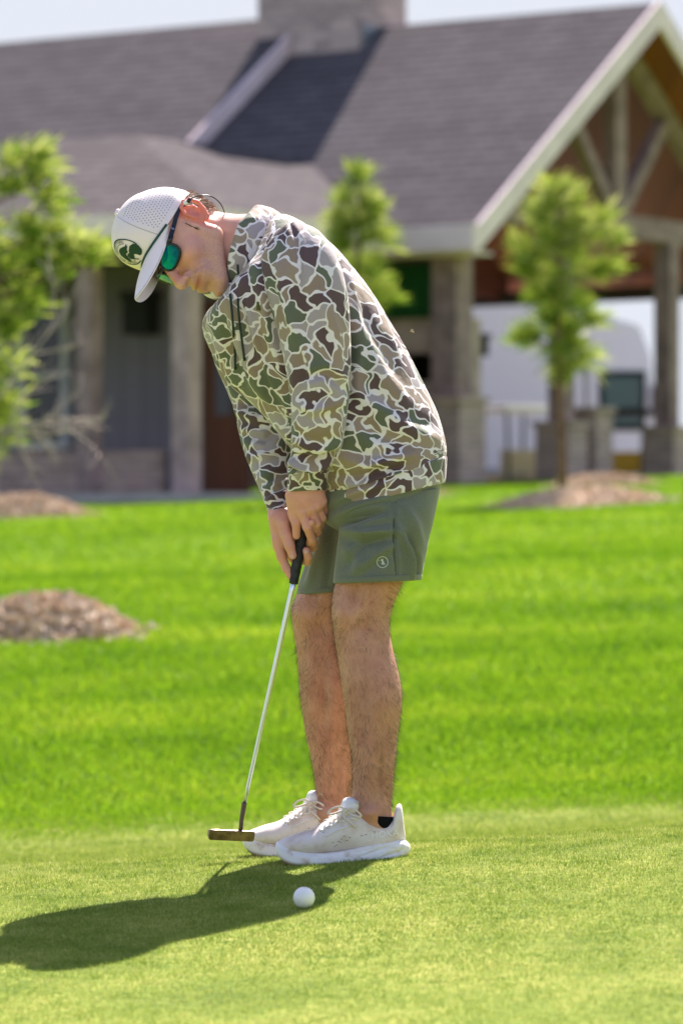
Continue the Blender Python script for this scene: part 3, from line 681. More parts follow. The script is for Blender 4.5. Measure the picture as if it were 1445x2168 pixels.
# ---- head, in its own axes: r (his right), f (forward), u (up)
AX = np.array([[-.185, .781, -.596], [-.319, -.621, -.716], [-.930, .058, .364]])
AX[0] /= np.linalg.norm(AX[0]); AX[1] -= AX[0]*(AX[0]@AX[1]); AX[1] /= np.linalg.norm(AX[1]); AX[2] = np.cross(AX[0], AX[1])
HO = P(399.2, 510.5, D0+.0)
def H(p, f=None, u=None):      # head space (left, forward, up) -> world
    if f is not None: p = (p, f, u)
    p = np.asarray(p, float); return HO + (-p[..., 0:1]*AX[0] + p[..., 1:2]*AX[1] + p[..., 2:3]*AX[2])
LX = -AX[0]
def toH(Q): q = Q-HO; return np.c_[q@LX, q@AX[1], q@AX[2]]
# model the head on an axis-aligned grid in (left, forward, up), then carry it into the world
hs = SDF((-.10, -.13, -.15), (.10, .15, .15), .0019)
hs.ell((0, -.012, .045), (.074, .094, .086), 0); hs.ell((0, .020, .035), (.066, .072, .080), .03)
hs.ell((0, .036, -.028), (.056, .053, .070), .03)
for s in (-1, 1):
    hs.cap((s*.056, .006, -.052), (s*.022, .086, -.104), .017, .016, .022)
    hs.cap((s*.060, .005, -.010), (s*.056, .008, -.050), .014, .016, .02)
    hs.ell((s*.038, .062, -.020), (.024, .026, .024), .018)
    hs.ell((s*.020, .084, -.060), (.019, .020, .026), .014)
    hs.cap((s*.008, .088, .034), (s*.042, .074, .036), .009, .008, .012)
    hs.ell((s*.032, .094, .016), (.015, .012, .011), .008, sub=True)
    hs.ell((s*.032, .077, .016), (.0125, .0125, .0115), .004)
    hs.ell((s*.0150, .107, -.034), (.0085, .0115, .0085), .005)
hs.ell((0, .092, -.110), (.020, .018, .017), .016)
hs.cap((0, .090, .022), (0, .119, -.022), .0085, .0118, .012); hs.ell((0, .1235, -.0285), (.0132, .0118, .0110), .007)
for s in (-1, 1): hs.ell((s*.0078, .114, -.0400), (.0036, .0065, .0036), .003, sub=True)
hs.cap((0, .100, -.040), (0, .100, -.054), .010, .010, .012); hs.ell((0, .082, -.064), (.033, .022, .026), .016)
hs.ell((0, .0985, -.0575), (.027, .0110, .0055), .005); hs.ell((0, .0965, -.0695), (.024, .0115, .0072), .005)
def surf(l, u):
    i = int((l-hs.lo[0])/hs.h); k = int((u-hs.lo[2])/hs.h); col = hs.F[i, :, k]; j = np.where(col < 0)[0].max(); return hs.lo[1]+hs.h*(j+.5)
ml = [(l, -.0635+.0042*(l/.034)**2) for l in np.linspace(-.034, .034, 9)]; mp_ = [(l, surf(l, u)+.0002, u) for l, u in ml]
for a, b in zip(mp_[:-1], mp_[1:]): hs.cap(a, b, .0034, .0034, .0016, sub=True)
for s in (-1, 1): hs.cap((s*.035, surf(s*.035, -.058), -.058), (s*.040, surf(s*.040, -.053), -.053), .0030, .0024, .004, sub=True)
for a, b in () and (((-.037, .087, -.0600), (-.018, .104, -.0635)), ((-.018, .104, -.0635), (.018, .104, -.0635)), ((.018, .104, -.0635), (.037, .087, -.0600))): hs.cap(a, b, .0030, .0026, .0022, sub=True)
for s in (-1, 1): hs.cap((s*.023, .106, -.034), (s*.043, .084, -.058), .0042, .0030, .010, sub=True)     # smile fold
hs.cap((-.012, .102, -.084), (.012, .102, -.084), .0032, None, .006, sub=True)
hs.ell((0, -.046, -.018), (.054, .044, .045), .03)
# ears: plate, rim, bowl, lobe
for s in (-1, 1):
    def E(f, u, o=0.): return (s*(.0735+o-.0*f), f-.012, u)
    hs.ell(E(0, .005, .002), (.0085, .017, .029), .006)
    rim = [E(.014, .004, .006), E(.017, .020, .011), E(.008, .033, .015), E(-.008, .035, .018), E(-.019, .024, .020), E(-.021, .006, .019), E(-.014, -.012, .013), E(-.004, -.024, .008), E(.004, -.026, .005)]
    hs.chain(rim, [.0032, .0036, .0038, .0040, .0042, .0042, .0044, .0052, .0048], .0025)
    hs.chain([E(-.004, .024, .011), E(-.011, .012, .012), E(-.010, -.002, .011), E(-.004, -.010, .009)], [.0028, .003, .003, .0028], .003)
    hs.ell(E(.001, .000, .014), (.0075, .0085, .011), .003, sub=True); hs.ell(E(.013, -.004, .007), (.004, .004, .006), .003)
hv, hf = hs.mesh(); hl = hv.copy(); hv = H(hv)
hf = hf[:, ::1]
stub = np.clip((-.018-hl[:, 2])/.03, 0, 1)*np.clip((hl[:, 1]+.005)/.03, 0, 1); stub *= 1-np.exp(-((hl[:, 0]/.026)**2+((hl[:, 2]+.0635)/.011)**2)*1.5)*(hl[:, 1] > .07); stub *= 1-np.exp(-(((hl[:, 1]-.105)/.018)**2+((hl[:, 2]+.012)/.02)**2))
stub = np.clip(stub+.5*np.exp(-((hl[:, 0]/.03)**2+((hl[:, 2]+.048)/.007)**2))*(hl[:, 1] > .07), 0, 1)
lip = np.exp(-((hl[:, 0]/.021)**4+((hl[:, 2]+.0635)/.0100)**4))*(hl[:, 1] > .088)
flush_glow = .45*np.exp(-((np.abs(hl[:, 0])-.045)/.02)**2-((hl[:, 2]+.012)/.03)**2)*(hl[:, 1] > .02) + 1.25*np.clip((np.abs(hl[:, 0])-.070)/.006, 0, 1)*(hl[:, 1] < .012)*(np.abs(hl[:, 2]) < .045) + .8*np.exp(-(((hl[:, 1]-.115)/.012)**2+((hl[:, 2]+.018)/.012)**2))  # ear term paints in red light shining through; cheeks and nose are flushed
BV, BF, ST, LP, FL, LG = [hv], [hf.tolist()], [stub], [lip], [flush_glow], [np.zeros(len(hv))]
def addbody(v, f, leg=0., fl=0.):
    off = sum(len(x) for x in BV); BV.append(v); BF.append([[i+off for i in q] for q in f]); n = len(v)
    for L_, x in ((ST, 0), (LP, 0), (FL, fl), (LG, leg)): L_.append(np.full(n, float(x)))
# neck and chest core: from inside the skull to the hood
nk = SDF(P(560, 690, 8.2), P(380, 420, 8.6), .0028) if False else None
lo = np.minimum(P(380, 700, 8.20), P(620, 410, 8.20)); hi = np.maximum(P(380, 700, 8.56), P(620, 410, 8.56))
nk = SDF(lo, hi, .0028)
HN = H(0, -.045, -.02); HT = H(0, .035, -.062)
B1 = P(545, 520, D0+.01); B2 = P(585, 560, D0+.01)
nk.cap(H(0, -.030, .0), B1, .052, .060, .0); nk.cap(H(0, .005, -.055), P(520, 560, D0), .042, .056, .02); nk.cap(B1, B2, .062, .09, .03)
for s in (-1, 1): nk.cap(H(s*.050, -.02, -.03), P(505, 590, D0-s*.02), .012, .010, .02)
nk.ell(H(0, .035, -.085), (.012, .012, .012), .015)
v, f = nk.mesh(); addbody(v, f)
# torso, hips inside the clothes
v, f, _, _ = loft([(560, 600, 600, 490, D0, .08), (480, 720, 740, 600, D0, .15), (540, 850, 840, 760, D0, .14), (650, 980, 900, 900, D0, .14), (690, 1060, 915, 1040, D0, .15), (720, 1110, 890, 1110, D0, .14)], 48, 12)
addbody(v, f)
# ---- legs: outlines traced against the lawn
nearL = [(745, 1100, 880, 1100), (730, 1170, 866, 1170), (711, 1225, 855, 1225), (702, 1287, 830, 1287), (704, 1321, 824, 1321), (709, 1355, 827, 1355), (715, 1390, 835, 1390), (720, 1424, 843, 1424), (724, 1458, 849, 1458), (728, 1492, 850, 1492), (733, 1526, 846, 1526), (738, 1560, 841, 1560), (743, 1594, 837, 1594), (747, 1628, 834, 1628), (747, 1662, 831, 1662), (744, 1690, 829, 1690), (738, 1716, 829, 1716), (728, 1745, 836, 1745), (720, 1780, 842, 1780)]
nd = [.075, .073, .070, .064, .060, .058, .058, .060, .060, .059, .056, .052, .047, .042, .037, .034, .034, .033, .03]
farL = [(705, 1100, 815, 1100), (672, 1180, 790, 1180), (637, 1240, 765, 1240), (617.5, 1287, 745, 1287), (620, 1321, 740, 1321), (624, 1355, 743, 1355), (629, 1390, 750, 1390), (631, 1424, 757, 1424), (634, 1458, 762, 1458), (638, 1492, 764, 1492), (643, 1526, 761, 1526), (648, 1560, 757, 1560), (656, 1594, 753, 1594), (662, 1628, 750, 1628), (666.5, 1662, 747, 1662), (668, 1690, 745, 1690), (664, 1712, 745, 1712), (655, 1740, 752, 1740), (650, 1765, 758, 1765)]
def legdepth(i, near): 
    y = (nearL if near else farL)[i][1]; k = (y-1100)/650; return (8.29-.04*k) if near else (8.47+.03*k)
LEGS = []
for near, L_ in ((True, nearL), (False, farL)):
    rings = [(*q, legdepth(i, near), nd[i]) for i, q in enumerate(L_)]
    v, f, m, n = loft(rings, 80, 4, ex=2.05); N = gridnormals(v, m, n); q = topx(v); fr = np.clip(-N[:, 1], 0, 1)
    dx = 0 if near else -88; dy = 0
    def blob(cx, cy, sx, sy, a): return 2.2*a*fr*np.exp(-((q[:, 0]-cx-dx)/sx)**2-((q[:, 1]-cy-dy)/sy)**2)
    d = blob(728, 1300, 22, 34, .005)+blob(748, 1262, 12, 30, -.004)+blob(765, 1330, 16, 22, -.003)+blob(815, 1460, 30, 70, .005)+blob(772, 1480, 9, 80, -.003)+blob(744, 1440, 12, 90, .003)+blob(806, 1640, 8, 60, -.004)+blob(785, 1722, 16, 14, .006)+blob(805, 1300, 10, 60, .003)
    v = v + N*d[:, None] + N*(.0012*vnoise(v, 18, 3))[:, None]
    addbody(v, f, 1.); LEGS.append((v, N, m, n))
# ---- arms inside the sleeves, wrists and hands
def Q(px, py, o): return P(px, py, 8.34+o)
wr = SDF(Q(545, 1250, -.12), Q(705, 985, .12), .0017) if False else SDF(np.minimum(Q(545, 1250, -.13), Q(545, 1250, -.13)), np.maximum(Q(712, 990, .12), Q(712, 990, .12)), .0016)
kk = .008
# near (left) hand: back of the hand to the camera
wr.chain([Q(650, 1000, -.045), Q(649, 1035, -.045), Q(648, 1055, -.045)], [.029, .031, .032], .01)
for a, b, r1, r2 in (((630, 1040), (640, 1086), .019, .0125), ((643, 1038), (658, 1079), .019, .0120), ((658, 1036), (672, 1071), .018, .0115), ((669, 1034), (682, 1061), .016, .0105)):
    wr.cap(Q(*a, -.050), Q(*b, -.056), r1, r2, .012)
for c in ((640, 1085, -.063), (659, 1078, -.064), (673, 1070, -.061), (683, 1060, -.054)): wr.ell(Q(*c), (.0082, .0075, .0078), .006)
wr.cap(Q(620, 1050, -.045), Q(626, 1095, -.035), .017, .015, .012)
wr.chain([Q(640, 1087, -.056), Q(650, 1116, -.058), Q(660, 1142, -.030), Q(655, 1150, -.005)], [.0108, .0098, .0088, .0080], .004)
wr.chain([Q(659, 1080, -.056), Q(671, 1108, -.048), Q(672, 1126, -.015), Q(660, 1132, .008)], [.0105, .0094, .0084, .0078], .004)
wr.chain([Q(673, 1072, -.052), Q(682, 1096, -.038), Q(677, 1112, -.006), Q(662, 1114, .010)], [.0100, .0090, .0082, .0075], .004)
wr.chain([Q(683, 1062, -.046), Q(687, 1082, -.028), Q(680, 1094, .0), Q(664, 1098, .012)], [.0092, .0082, .0075, .0068], .004)
wr.chain([Q(621, 1086, -.038), Q(627, 1108, -.044), Q(627, 1134, -.034)], [.0125, .0098, .0085], .005)
# far (right) hand: lower, thumb side to the camera
wr.chain([Q(586, 1068, .098), Q(594, 1092, .068), Q(599, 1108, .035)], [.024, .026, .026], .01)
wr.cap(Q(592, 1098, .008), Q(596, 1150, .012), .022, .017, .012); wr.cap(Q(605, 1100, .004), Q(612, 1142, .000), .020, .014, .012)
wr.cap(Q(588, 1100, .020), Q(590, 1160, .020), .018, .012, .012)
wr.chain([Q(600, 1108, -.012), Q(606, 1134, -.020), Q(613, 1156, -.026), Q(619, 1176, -.026)], [.0145, .0125, .0105, .0090], .005)
wr.chain([Q(588, 1142, .006), Q(596, 1178, .006), Q(606, 1203, .004), Q(614, 1220, .002)], [.0125, .0104, .0092, .0076], .006)
wr.chain([Q(594, 1152, .022), Q(622, 1184, .032), Q(650, 1188, .006), Q(652, 1178, -.012), Q(648, 1166, -.020)], [.0110, .0100, .0094, .0090, .0082], .004)
wr.chain([Q(598, 1130, .030), Q(634, 1154, .038), Q(662, 1158, .008), Q(662, 1146, -.020), Q(655, 1130, -.040)], [.0110, .0100, .0094, .0090, .0080], .003)
wr.chain([Q(602, 1110, .034), Q(640, 1124, .040), Q(668, 1130, .006), Q(668, 1120, -.030), Q(660, 1106, -.062)], [.0100, .0095, .0088, .0082, .0072], .003)
v, f = wr.mesh(); addbody(v, f, 0, .42)
for rings in ([(560, 560, 670, 520, 8.22, .05), (630, 760, 715, 750, 8.17, .045), (640, 850, 715, 845, 8.18, .04), (625, 990, 680, 990, 8.28, .03), (632, 1035, 668, 1035, 8.30, .022)],
              [(480, 690, 560, 650, 8.58, .045), (515, 850, 590, 825, 8.565, .040), (548, 960, 600, 935, 8.515, .034), (574, 1060, 606, 1045, 8.45, .024)]):
    v, f, _, _ = loft(rings, 32, 10); addbody(v, f)
body = new_mesh('body', np.concatenate(BV), [q for L_ in BF for q in L_], SKIN, person, True, PL)
fattr(body, 'stubble', np.concatenate(ST)); fattr(body, 'lip', np.concatenate(LP)); fattr(body, 'flush_glow', np.concatenate(FL)); fattr(body, 'leg', np.concatenate(LG))
# fingernails
NAIL = M('fingernail', (.66, .42, .35), .3, .5)
for c, ax in (((618.5, 1177, -.0345), (-.15, -.95)), ((626.5, 1133, -.0418), (0, -1)), ((654.5, 1131, -.0475), (-.3, -1)), ((647.5, 1168, -.0278), (-.3, -1))):
    c = Q(*c); th = np.linspace(0, 2*np.pi, 14, endpoint=False); zz = np.array([ax[0], 0., ax[1]], float); zz /= np.linalg.norm(zz); xx = np.array([zz[2], 0, -zz[0]])
    pts = [c+np.array([0, -.0014, 0])] + [c+.0043*math.cos(a)*xx+.0056*math.sin(a)*zz+np.array([0, .0006, 0]) for a in th]
    new_mesh('fingernail', pts, [(0, 1+i, 1+(i+1) % 14) for i in range(14)], NAIL, body, True, PL)

# ---- hair on the legs, nape and temples
def strands(name, roots, dirs, L, w, mat, parent, curl=.25, seg=3):
    n = len(roots); V = np.zeros((n, seg+1, 2, 3)); d = dirs/np.linalg.norm(dirs, axis=1)[:, None]; p = roots.copy(); Ls = L*rng.uniform(.5, 1.25, n)[:, None]
    sd = np.cross(d, rng.normal(0, 1, (n, 3))); sd /= np.linalg.norm(sd, axis=1)[:, None]
    for k in range(seg+1):
        ww = w*(1-k/(seg+.6)); V[:, k, 0] = p-sd*ww; V[:, k, 1] = p+sd*ww
        d = d+rng.normal(0, curl, (n, 3)); d /= np.linalg.norm(d, axis=1)[:, None]; p = p+d*Ls/seg
    F = []; 
    for i in range(n):
        b = i*(seg+1)*2; F += [(b+2*k, b+2*k+1, b+2*k+3, b+2*k+2) for k in range(seg)]
    return new_mesh(name, V.reshape(-1, 3), F, mat, parent, False, PL)
LH = M('leg_hair', (.10, .055, .03), .6, .3)
for (v, N, m, n), hem in zip(LEGS, (1215, 1235)):
    q = topx(v); ok = np.where((q[:, 1] > hem) & (q[:, 1] < 1715))[0]; pk = rng.choice(ok, 12000); jit = rng.normal(0, .0025, (12000, 3))
    r_ = v[pk]+jit-N[pk]*(jit*N[pk]).sum(1)[:, None]; low = rng.normal(0, .25, (12000, 3)); sw = np.stack([vnoise(v[pk], 30, 11), vnoise(v[pk], 30, 12), .3*vnoise(v[pk], 30, 13)], -1)*1.1; low = low+sw; dr = np.array([.25, 0, -1.])+N[pk]*.55+low
    strands('leg_hair', r_-N[pk]*.0005, dr, .018, .00018, LH, body, .22)
HB = M('brown_hair', (.13, .075, .04), .5, .4, var=.3, vscale=60)
hr = SDF((-.10, -.13, -.10), (.10, .06, .14), .0022)
hr.ell((0, -.014, .045), (.0785, .0985, .092), 0); hr.ell((0, -.054, .002), (.058, .043, .040), .02)
hr.ell((0, .085, .0), (.2, .075, .2), .006, sub=True); hr.ell((0, .0, -.095), (.2, .16, .062), .01, sub=True)
for s in (-1, 1): hr.ell((s*.076, -.006, .0), (.020, .024, .034), .004, sub=True)
v, f = hr.mesh(); hair = new_mesh('hair', H(v), f, HB, person, True, PL)
ok = np.where((v[:, 1] < -.045) & (v[:, 2] < .05) & (v[:, 2] > -.055))[0]; pk = rng.choice(ok, 3500); c0 = np.array([0, -.02, .02]); nd_ = v[pk]-c0; nd_ /= np.linalg.norm(nd_, axis=1)[:, None]
rt = H(v[pk]); dr = (H(v[pk]+nd_*.35+np.array([0, -.15, -1.]))-rt)
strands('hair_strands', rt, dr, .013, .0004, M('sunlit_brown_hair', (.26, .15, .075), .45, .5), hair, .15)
# sideburns and eyebrows
for s in (-1, 1):
    n = 1500; a = rng.uniform(0, 1, n); b = rng.uniform(-1, 1, n); pt = np.c_[np.full(n, s*.0705), .012+.009*b, .028-.040*a]
    rt = H(pt); strands('sideburn', rt, H(pt+np.array([0, .1, -1.]))-rt+LX*s*.12, .009, .0009, HB, hair, .1)

# ---- camouflage cloth
def camo_mat(name):
    g = mk(name, .72, .25); 
    uv = g.comb(g.nd('ShaderNodeAttribute', attribute_name='cu').outputs['Fac'], g.nd('ShaderNodeAttribute', attribute_name='cw').outputs['Fac'], 0)
    w1 = g.noise(uv, 22, 0); w2 = g.noise(uv, 52, 0)
    def sub(a, k, v):
        s_ = g.nd('ShaderNodeVectorMath', operation='SUBTRACT'); g.l(a, s_.inputs[0]); s_.inputs[1].default_value = (.5, .5, .5)
        m_ = g.nd('ShaderNodeVectorMath', operation='SCALE'); g.l(s_.outputs[0], m_.inputs[0]); m_.inputs['Scale'].default_value = k
        a_ = g.nd('ShaderNodeVectorMath', operation='ADD'); g.l(v, a_.inputs[0]); g.l(m_.outputs[0], a_.inputs[1]); return a_.outputs[0]
    v = sub(w1.outputs['Color'], .062, uv); v = sub(w2.outputs['Color'], .022, v)
    e = g.nd('ShaderNodeTexVoronoi', feature='DISTANCE_TO_EDGE', voronoi_dimensions='2D'); e.inputs['Scale'].default_value = 25.5; g.l(v, e.inputs['Vector'])
    c = g.nd('ShaderNodeTexVoronoi', feature='F1', voronoi_dimensions='2D'); c.inputs['Scale'].default_value = 25.5; g.l(v, c.inputs['Vector'])
    r = g.sep(c.outputs['Color'])[0]
    col = g.ramp(r, [(0, (.105, .066, .066)), (.22, (.27, .205, .15)), (.42, (.118, .134, .088)), (.62, (.36, .315, .315)), (.88, (.31, .24, .18))], 'CONSTANT')
    f = g.ramp(e.outputs['Distance'], [(.068, (1, 1, 1)), (.088, (0, 0, 0))])
    c2 = g.mix(f, col, (.74, .70, .69)); g.l(c2, g.b.inputs['Base Color'])
    g.b.inputs['Sheen Weight'].default_value = .15
    g.bump(g.noise(g.tc, 34, 3).outputs['Fac'], .22, .012); return g.m
CAMO = camo_mat('camouflage_jersey')
GS = M('dark_green_cord', (.028, .045, .03), .8, .2)
hood_root = None
def cloth(name, rings, mat, parent, strokes, n=150, step=2.2, caps=(True, True), seed=0, noise=.0022, ex=2.2, nscale=11):
    v, f, m, n = loft(rings, n, step, caps, ex); N = gridnormals(v, m, n); v = folds(v, N, strokes, noise, nscale, seed)
    o = new_mesh(name, v, f, mat, parent, True, PL); G_ = v.reshape(m, n, 3)
    cir = np.linalg.norm(np.diff(G_, axis=1), axis=2).sum(1); W_ = np.percentile(cir, 60); k0 = n//2
    sg_ = np.linalg.norm(np.diff(G_, axis=1), axis=2); ac = np.c_[np.zeros(m), np.cumsum(sg_, axis=1)]; ac -= ac[:, k0:k0+1]
    kr = np.ones(9)/9; ac = np.stack([np.convolve(np.pad(ac[:, j], 4, mode='edge'), kr, 'valid') for j in range(n)], 1); a_ = ac.ravel(); L_ = np.r_[0, np.cumsum(np.linalg.norm(np.diff(G_[:, k0], axis=0), axis=1))]
    fattr(o, 'cu', a_+seed*.37); fattr(o, 'cw', np.repeat(L_, n)+seed*.11); return o, v, f
torso = [(694, 1048, 944, 975, D0, .172, 2.4), (668, 1010, 945, 945, D0, .176, 2.4), (630, 965, 932, 900, D0, .178, 2.3), (590, 915, 903, 838, D0, .178), (552, 868, 872, 775, D0, .180), (502, 822, 838, 713, D0, .185), (474, 780, 796, 642, D0, .19), (448, 738, 752, 573, D0, .198), (432, 696, 708, 521, D0, .198), (440, 664, 668, 489, D0, .185), (466, 640, 628, 461, D0, .150), (494, 618, 594, 454, D0, .115), (512, 598, 572, 466, D0, .085)]
TS = [([(718, 560), (742, 660), (742, 760), (735, 850)], -.010, 9), ([(505, 610), (530, 720), (575, 830), (615, 900)], -.007, 9), ([(540, 560), (566, 690), (602, 810)], .007, 10), ([(470, 650), (486, 740), (520, 820)], -.006, 9),
      ([(448, 690), (470, 760), (505, 830)], .006, 8), ([(520, 640), (545, 750), (590, 850)], .006, 8), ([(745, 820), (790, 860), (860, 905), (925, 930)], .007, 13), ([(745, 880), (800, 920), (880, 950)], -.006, 12), ([(765, 700), (800, 790), (880, 880)], .005, 16),
      ([(700, 960), (780, 985), (880, 960)], .006, 10), ([(735, 600), (790, 700), (850, 800)], -.004, 14), ([(690, 1000), (760, 1010), (850, 985)], -.006, 9), ([(600, 880), (640, 940), (700, 1000)], -.008, 10), ([(500, 830), (560, 880), (620, 930)], .007, 9)]
hoodie, tv, tf = cloth('hoodie', torso, CAMO, person, TS, 170, 2.2, seed=2, noise=.006)
hem = [(698, 1084, 941, 1022, D0, .168, 2.4), (697, 1076, 943, 1012, D0, .171, 2.4), (690, 1055, 945, 985, D0, .173, 2.4), (684, 1044, 946, 969, D0, .171, 2.4), (688, 1040, 944, 966, D0, .164, 2.4)]
cloth('hem_band', hem, CAMO, hoodie, [([(700, 1062), (760, 1040), (830, 1020)], .004, 8)], 170, 2.2, seed=4, noise=.0018)
sn = [(575, 500, 632, 466, 8.24, .050), (556, 545, 672, 489, 8.215, .070), (560, 590, 706, 535, 8.195, .078), (572, 640, 728, 600, 8.185, .078), (588, 700, 739, 670, 8.180, .075), (602, 765, 742, 750, 8.178, .072), (612, 825, 740, 822, 8.18, .069), (616, 880, 734, 885, 8.19, .066), (616, 925, 727, 935, 8.21, .062), (613, 960, 716, 965, 8.235, .058), (607, 985, 700, 987, 8.255, .053), (607, 1003, 694, 1003, 8.27, .048)]
SN = [([(604, 457), (629, 506), (636, 570), (638, 680)], -.003, 5), ([(590, 560), (606, 650), (640, 760)], .006, 10), ([(680, 620), (708, 700), (716, 800)], .005, 12), ([(640, 800), (690, 790), (738, 830)], -.005, 9), ([(618, 850), (660, 870), (735, 850)], .004, 10), ([(620, 930), (670, 950), (722, 940)], .006, 8), ([(612, 962), (660, 972), (712, 962)], -.007, 6), ([(608, 978), (655, 986), (703, 978)], .008, 6), ([(608, 992), (650, 999), (694, 994)], -.006, 5), ([(625, 700), (640, 780), (632, 860)], -.004, 9)]
cloth('sleeve', sn, CAMO, hoodie, SN, 120, 2.0, seed=6, noise=.0042)
cloth('cuff', [(610, 996, 692, 996, 8.268, .046), (607, 1004, 691, 1003, 8.27, .0485), (607, 1024, 690, 1022, 8.285, .0465), (607, 1042, 690, 1038, 8.295, .0445), (611, 1042, 686, 1038, 8.295, .041)], CAMO, hoodie, [], 90, 2, seed=7, noise=.001)
sf = [(470, 620, 600, 560, 8.56, .06), (440, 690, 590, 640, 8.585, .075), (452, 760, 600, 720, 8.585, .074), (480, 825, 615, 790, 8.57, .070), (498, 870, 625, 845, 8.55, .066), (506, 915, 628, 890, 8.53, .062), (517, 960, 628, 940, 8.505, .058), (534, 1005, 625, 990, 8.48, .053), (553, 1050, 622, 1033, 8.45, .048), (566, 1080, 618, 1062, 8.43, .045)]
SFs = [([(500, 870), (550, 890), (600, 870)], .006, 9), ([(510, 920), (560, 930), (600, 900)], -.006, 8), ([(520, 970), (570, 960), (605, 940)], .005, 8), ([(545, 1030), (580, 1010), (606, 1000)], -.005, 7), ([(560, 1065), (585, 1048), (606, 1040)], .004, 6), ([(500, 850), (560, 860), (612, 900)], -.006, 8)]
cloth('sleeve', sf, CAMO, hoodie, SFs, 110, 2.0, seed=9, noise=.003)
cloth('cuff', [(566, 1080, 616, 1060, 8.43, .044), (569, 1088, 612, 1070, 8.425, .044), (577, 1108, 609, 1084, 8.415, .040), (581, 1107, 607, 1086, 8.415, .036)], CAMO, hoodie, [], 80, 2, seed=10, noise=.001)
# hood: a thick rumpled roll round the neck, open at the throat
def roll(name, pts, rad, mat, parent, n=26, seed=3, amp=.004):
    K = np.array([[*P(a, b, c), r, s_] for (a, b, c), (r, s_) in zip(pts, rad)]); t = np.linspace(0, len(K)-1, 220); R = catmull(K, t); V = []; ctr = np.array(P(512, 530, D0))
    for i in range(len(R)):
        tg = R[min(i+1, len(R)-1), :3]-R[max(i-1, 0), :3]; tg /= np.linalg.norm(tg)+1e-9; o = R[i, :3]-ctr; o -= tg*(o@tg); o /= np.linalg.norm(o); b = np.cross(tg, o)
        for k in range(n):
            a = 2*math.pi*k/n; V.append(R[i, :3]+o*math.cos(a)*R[i, 4]+b*math.sin(a)*R[i, 3])
    V = np.array(V); m = len(R); N = gridnormals(V, m, n); V = V+N*(amp*vnoise(V, 26, seed)+amp*.5*vnoise(V, 60, seed))[:, None]
    F = [(i*n+j, i*n+(j+1) % n, (i+1)*n+(j+1) % n, (i+1)*n+j) for i in range(m-1) for j in range(n)]+[tuple(range(n))[::-1], tuple((m-1)*n+j for j in range(n))]
    o = new_mesh(name, V, F, mat, parent, True, PL); q_ = topx(V); fattr(o, 'cu', (q_[:, 0]+V[:, 1]*300)/968.); fattr(o, 'cw', q_[:, 1]/968.); return o, V, F
hd, _, _ = roll('hood', [(486, 606, 8.335), (508, 575, 8.305), (522, 530, 8.295), (540, 485, 8.315), (562, 462, 8.37), (574, 468, 8.43), (560, 500, 8.48), (530, 545, 8.48), (490, 590, 8.46), (455, 606, 8.42)],
     [(.014, .012), (.030, .013), (.036, .015), (.034, .018), (.034, .022), (.034, .022), (.034, .018), (.03, .014), (.022, .012), (.014, .010)], CAMO, hoodie, 30, 3, .005)
roll('hood_opening', [(500, 594, 8.325), (487, 612, 8.31), (466, 623, 8.32), (446, 625, 8.345), (431, 616, 8.375), (432, 603, 8.41), (452, 596, 8.435), (478, 592, 8.44)],
     [(.012, .006), (.014, .006), (.014, .006), (.013, .005), (.013, .005), (.012, .005), (.012, .005), (.010, .005)], CAMO, hoodie, 20, 8, .002)
# drawstrings with tipped ends
tb = BVHTree.FromPolygons([Vector(q) for q in tv], tf)
def on(bvh, px, py, off):
    d = Vector(P(px, py, 1)-np.array([0, 0, CAMH])); d.normalize(); h = bvh.ray_cast(Vector((0, 0, CAMH))+d*6.5, d)
    return (np.array(h[0])-np.array(d)*off) if h[0] is not None else P(px, py, 8.25)
for pts in ([(500, 562), (503, 600), (504, 640), (507, 680), (512, 720), (517, 758)], [(487, 622), (491, 660), (494, 700), (497, 740), (498, 778)]):
    q = [on(tb, a, b, .008) for a, b in pts]
    if pts[0][0] == 500: q[0] = P(503, 560, 8.262); q[1] = P(505, 600, 8.262)
    K = catmull(np.array(q), np.linspace(0, len(q)-1, 30)); MB().tube(list(K), .0026, 8).tube([K[-1], K[-1]+(K[-1]-K[-2])*1.2], .0034, 8).build('drawstring', GS, hoodie, True, PL)
# small woven tag on the chest
c = on(tb, 548, 648, .003); MB().box(c[0]-.005, c[0]+.005, c[1]-.001, c[1]+.002, c[2]-.009, c[2]+.009).build('tag', M('olive_tag', (.07, .09, .02), .8), hoodie, False, PL)
# necklace chain
CH = M('silver_chain', (.75, .75, .78), .25, .5, metal=1)
m = MB()
for k in range(16):
    t = k/15; pt = P(499+8*t+4*math.sin(t*3), 478+38*t, D0-.018-.055*math.sin(t*1.25+.12)); a = k % 2
    m.lathe([(.0016, -.0005), (.0026, 0), (.0016, .0005), (.0012, 0)], pt, 8, 'y' if a else 'x')
m.build('necklace', CH, person, True, PL)
# ---------------------------------------------------------------- shorts
def shorts_mat():
    g = mk('olive_shorts_cloth', .62, .3); n = g.noise(g.tc, 300, 2).outputs['Fac']
    g.l(g.ramp(n, [(.3, (.122, .140, .090)), (.7, (.152, .170, .114))]), g.b.inputs['Base Color']); g.b.inputs['Sheen Weight'].default_value = .25
    g.bump(g.noise(g.tc, 20, 2).outputs['Fac'], .2, .012); return g.m
SHO = shorts_mat()
v, f, m, n = loft([(700, 1000, 925, 985, D0, .158), (684, 1035, 934, 1010, D0, .165), (680, 1060, 930, 1035, D0, .168), (682, 1085, 924, 1070, D0, .168), (690, 1108, 917, 1098, D0, .160), (720, 1128, 905, 1122, D0, .12)], 150, 2.5)
N = gridnormals(v, m, n); v = folds(v, N, [([(700, 1100), (760, 1070), (830, 1050)], .004, 9), ([(690, 1085), (740, 1062), (800, 1045)], -.003, 7)], .0015, 12, 21)
shorts = new_mesh('shorts', v, f, SHO, person, True, PL)
